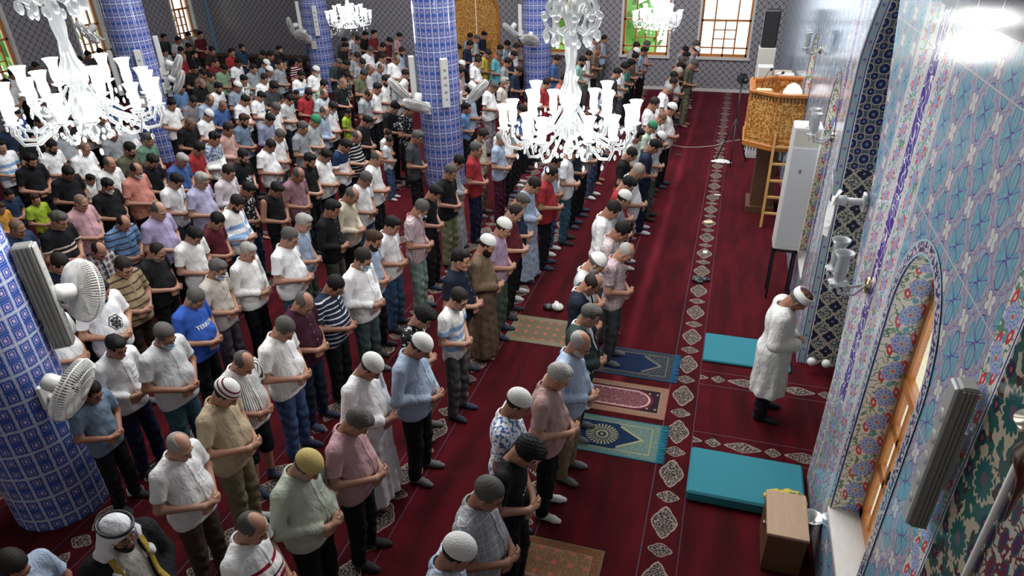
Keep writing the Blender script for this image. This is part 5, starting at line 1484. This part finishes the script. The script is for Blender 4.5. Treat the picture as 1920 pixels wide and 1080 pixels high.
from mathutils.bvhtree import BVHTree
def bvh_of(me): return BVHTree.FromPolygons([v.co for v in me.vertices], [tuple(p.vertices) for p in me.polygons])
def chest_print(parent, me, polys, col, name='chest_print', M2=None, off=.004):
    """polys in (y, z) on the chest; pressed on to the shirt surface"""
    if ('bvh', me.name) not in _mc: _mc['bvh', me.name] = bvh_of(me)
    B = _mc['bvh', me.name]; m = MB()
    def hit(y, z):
        h = B.ray_cast(Vector((.6, y, z)), Vector((-1, 0, 0))); return Vector((h[0].x+off, y, z)) if h[0] else Vector((.15, y, z))
    for p in polys:
        # fan into small cells
        n = len(p); c = (sum(a for a, b in p)/n, sum(b for a, b in p)/n); K = 3 if n < 12 else 1
        rings = [[hit(c[0]+(a-c[0])*t/K, c[1]+(b-c[1])*t/K) for a, b in p] for t in range(1, K+1)]; base = [hit(*c)]+sum(rings, [])
        f = [(0, 1+i, 1+(i+1) % n) for i in range(n)]
        for t in range(K-1): f += [(1+t*n+i, 1+(t+1)*n+i, 1+(t+1)*n+(i+1) % n, 1+t*n+(i+1) % n) for i in range(n)]
        m.add(base, f)
    return m.build(name, col, parent, fix=False)
def text_print(parent, me, s, size, yc, zc, col, rot=0., name='lettering'):
    cu = bpy.data.curves.new('t', 'FONT'); cu.body = s; cu.size = size; cu.align_x = 'CENTER'; cu.resolution_u = 3; cu.offset = size*.02
    t = bpy.data.objects.new('t', cu); tm = bpy.data.meshes.new_from_object(t); B = _mc.setdefault(('bvh', me.name), bvh_of(me))
    cr, sr = math.cos(rot), math.sin(rot)
    for v in tm.vertices:
        a, b = v.co.x*cr-v.co.y*sr, v.co.x*sr+v.co.y*cr; y = yc+a; z = zc+b
        h = B.ray_cast(Vector((.6, y, z)), Vector((-1, 0, 0))); v.co = Vector(((h[0].x if h[0] else .15)+.006, y, z))
    tm.materials.clear(); tm.materials.append(col); o = bpy.data.objects.new(name, tm); COL.objects.link(o); o.parent = parent; bpy.data.objects.remove(t); bpy.data.curves.remove(cu); return o
def circ(y, z, r, n=10, ry=None): return [(y+r*math.cos(2*PI*i/n), z+(ry or r)*math.sin(2*PI*i/n)) for i in range(n)]
INKW = mat('white_ink', (.62, .62, .62), .8); INKK = mat('black_ink', (.015, .015, .015), .8); INKB = mat('blue_ink', (.02, .10, .42), .8); INKY = mat('yellow_ink', (.62, .45, .02), .8); INKC = mat('cyan_ink', (.03, .35, .45), .8)
rp = random.Random(11)
def person(spec):
    """spec: parsed entry with place; returns the body object that carries hair and clothing"""
    bk, p, s, rz = spec['b'], spec['p'], spec['s'], spec['rz']; b = BEL[bk]
    tp, tc, pat = spec['tp'], spec['tc'], spec['pat']; hd = spec['hd']; X = spec['x']
    tone = spec['tone']
    body = put('person', mesh_of(('body', bk, p), lambda: body_mesh(bk, PIT[p])), None, SKIN, tone)
    body.location = (spec['at'][0], spec['at'][1], 0); body.rotation_euler = (0, 0, rz); body.scale = (s*spec['w'], s*spec['w'], s)
    col = srgb(SH[tc]); g_ = sum(col)/3; sat = max(col)-min(col); k_ = rp.uniform(.95, 1.1)*(1-.30*min(1, sat*2.5)); col = tuple(min(.78, (c*.86+g_*.14)*k_) for c in col); cm_ = CM.get(pat, CM[''])
    kind = {'T': 'S', 'P': 'S'}.get(tp, tp)
    fk = ('F', bk, kind)
    if fk not in _mc: _mc[fk] = shirt_mesh(bk, kind)
    Ff = _mc[fk]; sm = mesh_of(('shirt', bk, kind), lambda: Ff.mesh('garment'))
    nm = {'T': 't_shirt', 'P': 'polo_shirt', 'S': 'shirt', 'L': 'long_sleeved_shirt', 'R': 'robe', 'J': 'suit_jacket', 'V': 'sleeveless_top'}[tp]
    sh = put(nm, sm, body, cm_, col)
    near = spec['near']
    if tp == 'J':
        _mc.setdefault(('F', bk, 'S'), shirt_mesh(bk, 'S')); put('white_shirt', mesh_of(('shirt', bk, 'S'), lambda: _mc['F', bk, 'S'].mesh('garment')), body, CM[''], (.6, .6, .6))
        put('collar', mesh_of('collar', lambda: collar_field(0).mesh('collar')), body, CM[''], (.6, .6, .6))
        put('lapels', mesh_of(('lapel', bk), lambda: shell(Ff, .006, lambda X_, Y, Z: np.maximum(np.maximum(np.abs(np.abs(Y)-np.clip((Z-1.02)*.16, 0, .075)-.016)-.016, np.maximum(1.04-Z, Z-1.42)), .03-X_)).mesh('lapels')), body, CM[''], tuple(c*.8 for c in col))
    if tp in 'PSL' and spec['dist'] < 19:
        cc = (.012, .02, .06) if pat in ('nc', 'ny') else tuple(min(.68, c*(1.08 if tp != 'P' else .92)) for c in col)
        put('collar', mesh_of('collar', lambda: collar_field(0).mesh('collar')), sh, CM[''], cc)
        lo = 1.24 if tp == 'P' else .9
        if spec['dist'] < 13:
            put('button_placket', mesh_of(('plk', bk, kind, tp), lambda: shell(Ff, .0035, lambda X_, Y, Z: np.maximum(np.maximum(np.abs(Y)-.016, np.maximum(lo-Z, Z-1.44)), .02-X_)).mesh('placket')), sh, CM[''], tuple(c*.86 for c in col))
            if near and tp != 'P':
                for bm_ in mesh_of(('btn', bk, kind, tp), lambda: ButtonSet(sm, lo)).each: put('button', bm_, sh, None)
            if tp in 'SL' and near:
                put('chest_pocket', mesh_of(('pkt', bk, kind), lambda: shell(Ff, .0045, lambda X_, Y, Z: np.maximum(np.maximum(np.abs(Y-.085)-.045, np.abs(Z-1.24)-.05), .02-X_)).mesh('pocket')), sh, cm_, tuple(c*.95 for c in col))
            elif tp == 'P' and near:
                pass
    if tp in 'TV' and spec['dist'] < 13: put('neck_rib', mesh_of(('rib', bk, kind), lambda: shell(Ff, .003, lambda X_, Y, Z: np.maximum(np.sqrt((X_-.0)**2+Y**2)-.086, 1.40-Z)).mesh('rib')), sh, CM[''], tuple(c*.85 for c in col))
    if spec['bt'] != '-':
        pk = 's' if spec['bt'] == 'sh' else 't'
        put('shorts' if pk == 's' else 'trousers', mesh_of(('tr', bk, pk), lambda: trousers_mesh(bk, pk)), body, CM[''], tuple(c*rp.uniform(.8, 1.2) for c in srgb(PANTS[spec['bt']][1])))
    if spec['sock'] is not None and spec['dist'] < 20: put('socks', mesh_of('socks', sock_mesh), body, SOCK, spec['sock'])
    Hm = head_mat(PIT[p])
    def hp(name, key, fn, m, c=None, par=body): return put(name, mesh_of(key, fn), par, m, c, Hm)
    hc = srgb(HAIRC[{'hk': 'k', 'hd': 'd', 'hg': 'g', 'hs': 's', 'br': 'r', 'cu': 'k', 'bs': 's', 'bg': 'g', 'bd': 'd', 'xg': 'g', 'xd': 'd', 'cw': 'g' if 'sb' in X or 'gb' in X else 'd', 'cg': 'g', 'cy': 'g', 'cm': 'd', 'ck': 'k'}[hd]])
    st = {'hk': 'full' if rp.random() < .6 else 'short', 'hd': 'short', 'hg': 'short' if rp.random() < .6 else 'full', 'hs': 'full', 'br': 'full', 'cu': 'curly', 'bs': 'fringe', 'bg': 'fringe', 'bd': 'thin' if rp.random() < .4 else 'fringe', 'xg': 'shaved', 'xd': 'shaved'}.get(hd, 'short')
    if hd[0] == 'c' and hd != 'cu':
        hp('hair', ('hair', 'fringe'), lambda: hair_mesh('fringe'), HAIR, hc)
        hp('cap', ('hair', 'cap'), lambda: hair_mesh('cap'), BANDCAP if hd == 'cm' else KNIT, {'cw': (.58, .58, .55), 'cg': (.02, .20, .09), 'cy': (.42, .32, .11), 'cm': (.6, .6, .57), 'ck': (.02, .025, .03)}[hd])
    else: hp('hair', ('hair', st), lambda: hair_mesh(st), HAIR, hc if st != 'shaved' else tuple(a*.5+t*.5 for a, t in zip(hc, tone)))
    if spec['dist'] < 13:
        bc = hc if hd not in ('cw',) else (.03, .025, .02)
        hp('eyebrows', 'brow', brow_mesh, HAIR, tuple(c*.7 for c in bc)); hp('eyelashes', 'lash', lash_mesh, HAIR, (.02, .015, .012))
    for k, c, kd in (('sb', (.50, .48, .45), 'full'), ('gb', (.30, .28, .26), 'full'), ('fb', (.02, .016, .014), 'full'), ('lb', (.012, .01, .01), 'long'), ('mo', (.4, .38, .35), 'moustache')):
        if k in X: hp('moustache' if kd == 'moustache' else 'beard', ('beard', kd), lambda: beard_mesh(kd), HAIR, c)
    for k, c in (('wm', 'w'), ('bm', 'b'), ('km', 'k')):
        if k in X: hp('face_mask', 'mask', mask_mesh, MASKM[c])
    if 'gl' in X: hp('glasses', 'glasses', glasses_mesh, M['black'])
    if pat == 'txt': text_print(sh, sm, 'TERRON', .062, 0, 1.23, INKW)
    if pat == 'U': text_print(sh, sm, 'U', .12, 0, 1.2, INKK)
    if pat == 'bln': chest_print(sh, sm, [[(-.1, 1.24), (.1, 1.24), (.1, 1.215), (-.1, 1.215)]], INKB)
    if pat == 'hex':
        o6 = circ(-.0, 1.21, .085, 6); i6 = circ(0, 1.21, .074, 6); P_ = [[o6[i], o6[(i+1) % 6], i6[(i+1) % 6], i6[i]] for i in range(6)]
        P_ += [circ(a, 1.21+c, r, 8) for a, c, r in ((0, 0, .025), (.03, .03, .02), (-.03, .03, .02), (.04, -.008, .018), (-.04, -.008, .018), (0, .045, .014), (.02, -.04, .02), (-.02, -.04, .02))]; chest_print(sh, sm, P_, INKK, 'hexagon_badge')
    if pat == 'tre': chest_print(sh, sm, [[(0, 1.17), (.022, 1.22), (0, 1.27), (-.022, 1.22)], [(.015, 1.175), (.07, 1.21), (.065, 1.245), (.03, 1.225)], [(-.015, 1.175), (-.07, 1.21), (-.065, 1.245), (-.03, 1.225)], [(-.05, 1.165), (.05, 1.165), (.05, 1.158), (-.05, 1.158)], [(-.045, 1.152), (.045, 1.152), (.04, 1.145), (-.04, 1.145)]], INKW, 'three_leaf_logo')
    if pat == 'blk': chest_print(sh, sm, [[(-.1, 1.27), (.1, 1.27), (.1, 1.235), (-.1, 1.235)], [(-.1, 1.225), (.1, 1.225), (.1, 1.19), (-.1, 1.19)]], INKW)
    if pat == 'pd': chest_print(sh, sm, [circ(-.03+.016*i+(i % 2)*.008, 1.16+.024*i, .011, 6, .014) for i in range(8)], INKW)
    if pat == 'blot': chest_print(sh, sm, [circ(.04, 1.24, .035, 7), circ(-.01, 1.2, .02, 6)], INKC if tc == 'black' and spec['px'][0] > 500 else INKW)
    if pat == 'dot': chest_print(sh, sm, [circ(.0, 1.22, .05, 9)], INKW); chest_print(sh, sm, [circ(.0, 1.2, .024, 7)], INKB, off=.008)
    if pat == 'yb': chest_print(sh, sm, [[(-.1, 1.28), (.1, 1.28), (.1, 1.255), (-.1, 1.255)], [(-.1, 1.16), (.1, 1.16), (.1, 1.135), (-.1, 1.135)]], INKY); chest_print(sh, sm, [[(-.1, 1.22), (.1, 1.22), (.1, 1.195), (-.1, 1.195)]], INKB)
    return body
class ButtonSet:
  materials = (1,)
  def __init__(s, me, lo):
    B = bvh_of(me); s.each = []; z = 1.40
    while z > lo:
        h = B.ray_cast(Vector((.6, 0, z)), Vector((-1, 0, 0)))
        m = MB()
        if h[0]: m.lathe([(.001, .004), (.0055, .0035), (.006, 0)], 8, Matrix.Translation(h[0]+Vector((.004, 0, 0))) @ Matrix.Rotation(PI/2, 4, 'Y'))
        z -= .085; me2 = bpy.data.meshes.new('button'); me2.from_pydata(m.v, [], m.f); me2.update(); me2.materials.append(M['offwhite']); s.each.append(me2)
def glasses_mesh():
    m = MB()
    for s_ in (-1, 1):
        m.tube([(.103, s_*.031+.021*math.cos(a*PI/8), -.0+.017*math.sin(a*PI/8)) for a in range(16)], .0018, 5, closed=True)
        m.tube([(.102, s_*.052, .004), (.06, s_*.079, .008), (-.01, s_*.087, .006)], .0018, 5)
    m.tube([(.104, -.01, .003), (.109, 0, .006), (.104, .01, .003)], .0018, 5)
    me = bpy.data.meshes.new('glasses'); me.from_pydata(m.v, [], m.f); me.update(); me.materials.append(M['black']); return me
TONES = [(.36, .20, .13), (.30, .165, .105), (.40, .235, .16), (.26, .135, .085), (.33, .18, .12)]
def parse():
    L = []
    for ln in PEOPLE.strip().splitlines():
        if 'skip' in ln: continue
        # colour names may hold a blank: join them first
        head, _, rest = ln.partition(' '); y, _, rest = rest.partition(' ')
        tp = rest[0]; names = sorted(SH, key=len, reverse=True); body = rest[2:]; tc = next(n for n in names if body.startswith(n) and (len(body) == len(n) or body[len(n)] in ' :')); body = body[len(tc):]
        pat = ''
        if body.startswith(':'): pat, _, body = body[1:].partition(' ')
        t = body.split(); bt, hd, X = t[0], t[1], t[2:]
        p = next((int(k[1]) for k in X if k in ('p0', 'p1', 'p2')), 1); kid = 'k8' in X or 'k9' in X
        bk = 'f' if 'f' in X else 'l' if ('l' in X or kid) else rp.choice('nnnl') if hd in ('hk', 'cu') else rp.choice('nnf')
        s = {True: .76 if 'k8' in X else .9}.get(kid, rp.uniform(.965, 1.03))
        if 'k95' in X: s = .88
        rz = math.radians(rp.uniform(-9, 9)); wd = rp.uniform(.97, 1.03)
        hc = head_mat(PIT[p]).translation; d = on_z(float(head), float(y), hc.z*s)
        off = Vector((hc.x*s*wd, 0, 0)); off.rotate(Euler((0, 0, rz))); at = [d.x-off.x, d.y-off.y]
        tone = TONES[rp.randrange(5)]
        if 'dark' in X: tone = (.10, .05, .035)
        sock = (.55, .55, .53) if 'wsock' in X else rp.choice([None, (.02, .02, .025), (.02, .02, .025), (.03, .04, .07), (.12, .12, .12), (.5, .5, .5), (.02, .02, .02)])
        L.append(dict(px=(float(head), float(y)), tp=tp, tc=tc, pat=pat, bt=bt, hd=hd, x=X, p=p, b=bk, s=s, w=wd, rz=rz, at=at, at0=list(at), tone=tone, sock=sock, kid=kid))
    # keep shoulders from running through one another
    for it in range(60):
        for i, a in enumerate(L):
            for b in L[i+1:]:
                dx = a['at'][0]-b['at'][0]; dy = a['at'][1]-b['at'][1]
                if abs(dx) > .7 or abs(dy) > .7: continue
                ex, ey = .47, .57; q = math.hypot(dx/ex, dy/ey)
                if q < 1:
                    k = (1-q)*.25; ux = dx/(abs(dx)+abs(dy)+1e-6); uy = dy/(abs(dx)+abs(dy)+1e-6)
                    for o, sg in ((a, 1), (b, -1)): o['at'][0] += sg*ux*k*ex; o['at'][1] += sg*uy*k*ey
            for px, py in PILLARS:
                dx, dy = a['at'][0]-px, a['at'][1]-py; q = math.hypot(dx, dy)
                R_ = .74
                if q < R_: a['at'][0] += dx/q*(R_-q); a['at'][1] += dy/q*(R_-q)
            for o in (a,):
                o['at'][0] += (o['at0'][0]-o['at'][0])*.06; o['at'][1] += (o['at0'][1]-o['at'][1])*.06
            a['at'][1] = min(a['at'][1], FAR-.4); a['at'][0] = max(a['at'][0], LEFT+.4)
    for a in L:
        a['dist'] = math.hypot(a['at'][0], a['at'][1]); a['near'] = a['dist'] < 9.5
        a['row'] = max(1, int(round((-a['at'][0]-1.75)/1.31))+1)
    return L
ORD = ['', 'first', 'second', 'third', 'fourth', 'fifth', 'sixth', 'seventh', 'eighth', 'ninth', 'tenth', 'eleventh', 'twelfth', 'thirteenth', 'fourteenth', 'fifteenth']
def ordw(n): return ORD[n] if n < len(ORD) else {1: '%dst', 2: '%dnd', 3: '%drd'}.get(n % 10 if n > 20 else 0, '%dth') % n
def make_labels(L):
    def top(a): return ' '.join(w for w in (a['tc'], PATW.get(a['pat'], ''), TOPW[a['tp']]) if w)
    def extra(a):
        for k, w_ in (('wm', 'white face mask'), ('bm', 'blue face mask'), ('km', 'dark face mask'), ('gl', 'glasses'), ('lb', 'long black beard'), ('fb', 'dark beard'), ('sb', 'white beard'), ('gb', 'grey beard'), ('mo', 'moustache')):
            if k in a['x']: return ' and '+w_
        return ''
    who = lambda a: 'boy' if a['kid'] else 'man'
    c1 = lambda a: '%s in %s with %s' % (who(a), top(a), HEADW[a['hd']])
    c2 = lambda a: c1(a)+extra(a)
    c3 = lambda a: '%s in %s, %s, %s row from the front' % (who(a), top(a), HEADW[a['hd']].split(',')[0], ordw(a['row']))
    rows = {}
    for a in L: rows.setdefault(a['row'], []).append(a)
    for r in rows.values(): r.sort(key=lambda a: a['at'][1])
    for r in rows.values():
        for i, a in enumerate(r): a['pos'] = i+1
    c4 = lambda a: '%s in %s, %s from the near end of the %s row' % (who(a), top(a), ordw(a['pos']), ordw(a['row']))
    left = list(L)
    for f in (c1, c2, c3, c4):
        cnt = {}
        for a in L: cnt[f(a)] = cnt.get(f(a), 0)+1
        nxt = []
        for a in left:
            t = f(a)
            if cnt[t] == 1 and 4 <= len(t.split()) <= 16: a['label'] = t
            else: nxt.append(a)
        left = nxt
    for a in left: a['label'] = c4(a)
SPEC = parse(); make_labels(SPEC)
for a in SPEC:
    o = person(a); tag(o, a['label'], 'person', 'worshippers standing in rows')

# ------------------------------------------------------------------ the prayer leader and the man in the white headscarf
def place_by_head(x, y, p, s, rz):
    hc = head_mat(PIT[p]).translation; d = on_z(x, y, hc.z*s); off = Vector((hc.x*s, 0, 0)); off.rotate(Euler((0, 0, rz))); return d.x-off.x, d.y-off.y
def leader():
    p, s, rz = 2, .965, math.radians(-4); at = place_by_head(1494, 562, p, s, rz)
    b = put('person', mesh_of(('body', 'n', p), lambda: body_mesh('n', PIT[p])), None, SKIN, TONES[3]); b.location = (*at, 0); b.rotation_euler = (0, 0, rz); b.scale = (s*1.12, s*1.12, s)
    tag(b, 'prayer leader in a long white robe and white turban cap facing the niche', 'person')
    F = shirt_mesh('n', 'I'); put('white_robe', F.mesh('garment'), b, CM[''], (.64, .64, .62)); put('robe_collar', collar_field(0).mesh('collar'), b, CM[''], (.5, .5, .5))
    put('trousers', mesh_of(('tr', 'n', 't'), lambda: trousers_mesh('n', 't')), b, CM[''], (.008, .008, .012)); put('socks', mesh_of('socks', sock_mesh), b, SOCK, (.01, .01, .012))
    H = head_mat(PIT[p]) @ Matrix.Translation((-.012, 0, .062)) @ Matrix.Rotation(-.12, 4, 'Y')
    m = MB(); m.lathe([(.088, -.028), (.104, -.03), (.110, 0), (.108, .035), (.098, .05), (.086, .045)], 28); m.lathe([(.088, -.028), (.086, .045)], 28)
    o = m.build('turban_band', mat('turban_cloth', (.66, .66, .65), .8), b); o.matrix_local = H
    m = MB(); m.lathe([(.088, .035), (.075, .058), (.04, .066), (.001, .068)], 24)
    o = m.build('turban_top', mat('dark_red_felt', lambda: f_mix(f_gt(f_noise(f_coord()[0], 26, 2), .6), (.05, .008, .008), (.30, .13, .03)), .8), b); o.matrix_local = H
    put('hair', mesh_of(('hair', 'fringe'), lambda: hair_mesh('fringe')), b, HAIR, (.12, .11, .10), head_mat(PIT[p])); put('eyebrows', mesh_of('brow', brow_mesh), b, HAIR, (.06, .05, .05), head_mat(PIT[p]))
leader()
def headscarf_man():
    p, s, rz = 0, 1.0, math.radians(-8); at = place_by_head(222, 1000, p, s, rz)
    b = put('person', mesh_of(('body', 'n', p), lambda: body_mesh('n', PIT[p])), None, SKIN, TONES[3]); b.location = (*at, 0); b.rotation_euler = (0, 0, rz); b.scale = (s, s, s)
    tag(b, 'man in white headscarf with black cord and black cloak edged in gold', 'person')
    _mc.setdefault(('F', 'n', 'R'), shirt_mesh('n', 'R')); put('robe', mesh_of(('shirt', 'n', 'R'), lambda: _mc['F', 'n', 'R'].mesh('garment')), b, CM[''], (.52, .51, .45))
    F = shirt_mesh('n', 'K'); put('black_cloak', F.mesh('garment'), b, CM[''], (.008, .008, .01))
    put('gold_edging', shell(F, .006, lambda X, Y, Z: np.maximum(np.abs(np.abs(Y)-.112)-.022, -X+.0)).mesh('edging'), b, CM[''], (.36, .25, .05))
    S = Field(steps((-.2, .24, .007)), steps((-.26, .26, .007)), steps((1.28, 1.78, .007))); T = head_mat(PIT[p])
    h = T @ Vector((-.012, 0, .045)); S.ell(h, (.112, .094, .098), .02)
    for s_ in (-1, 1):
        S.cap(T @ Vector((-.03, s_*.06, .0)), (.0, s_*.125, 1.40), .055, .075, .04); S.cap((.0, s_*.12, 1.42), (.085, s_*.12, 1.33), .06, .05, .04)
    S.cap(T @ Vector((-.06, 0, .0)), (-.06, 0, 1.40), .075, .10, .04)
    f = T @ Vector((.10, 0, -.045)); S.ell(f, (.085, .056, .10), .012, 's'); S.cap((.10, 0, 1.50), (.2, 0, 1.36), .05, .075, .02, 's')
    S.wrinkle(lambda X, Y, Z: .0045*np.sin(Y*95+Z*25+X*20)*np.clip((1.64-Z)*8, 0, 1)); put('white_headscarf', S.mesh('scarf'), b, CM[''], (.64, .65, .67))
    m = MB()
    for z, r_ in ((.075, .004), (.091, .0)):
        m.tube([((.118-r_)*math.cos(a*PI/14)-.012, (.100-r_)*math.sin(a*PI/14), z+.01*math.cos(a*PI/14)) for a in range(28)], .0085, 7, closed=True)
    o = m.build('black_head_cord', M['black'], b); o.matrix_local = T
    put('beard', mesh_of(('beard', 'full'), lambda: beard_mesh('full')), b, HAIR, (.02, .016, .014), T); put('eyebrows', mesh_of('brow', brow_mesh), b, HAIR, (.02, .016, .014), T)
    put('glasses', mesh_of('glasses', glasses_mesh), b, None, None, T)
headscarf_man()
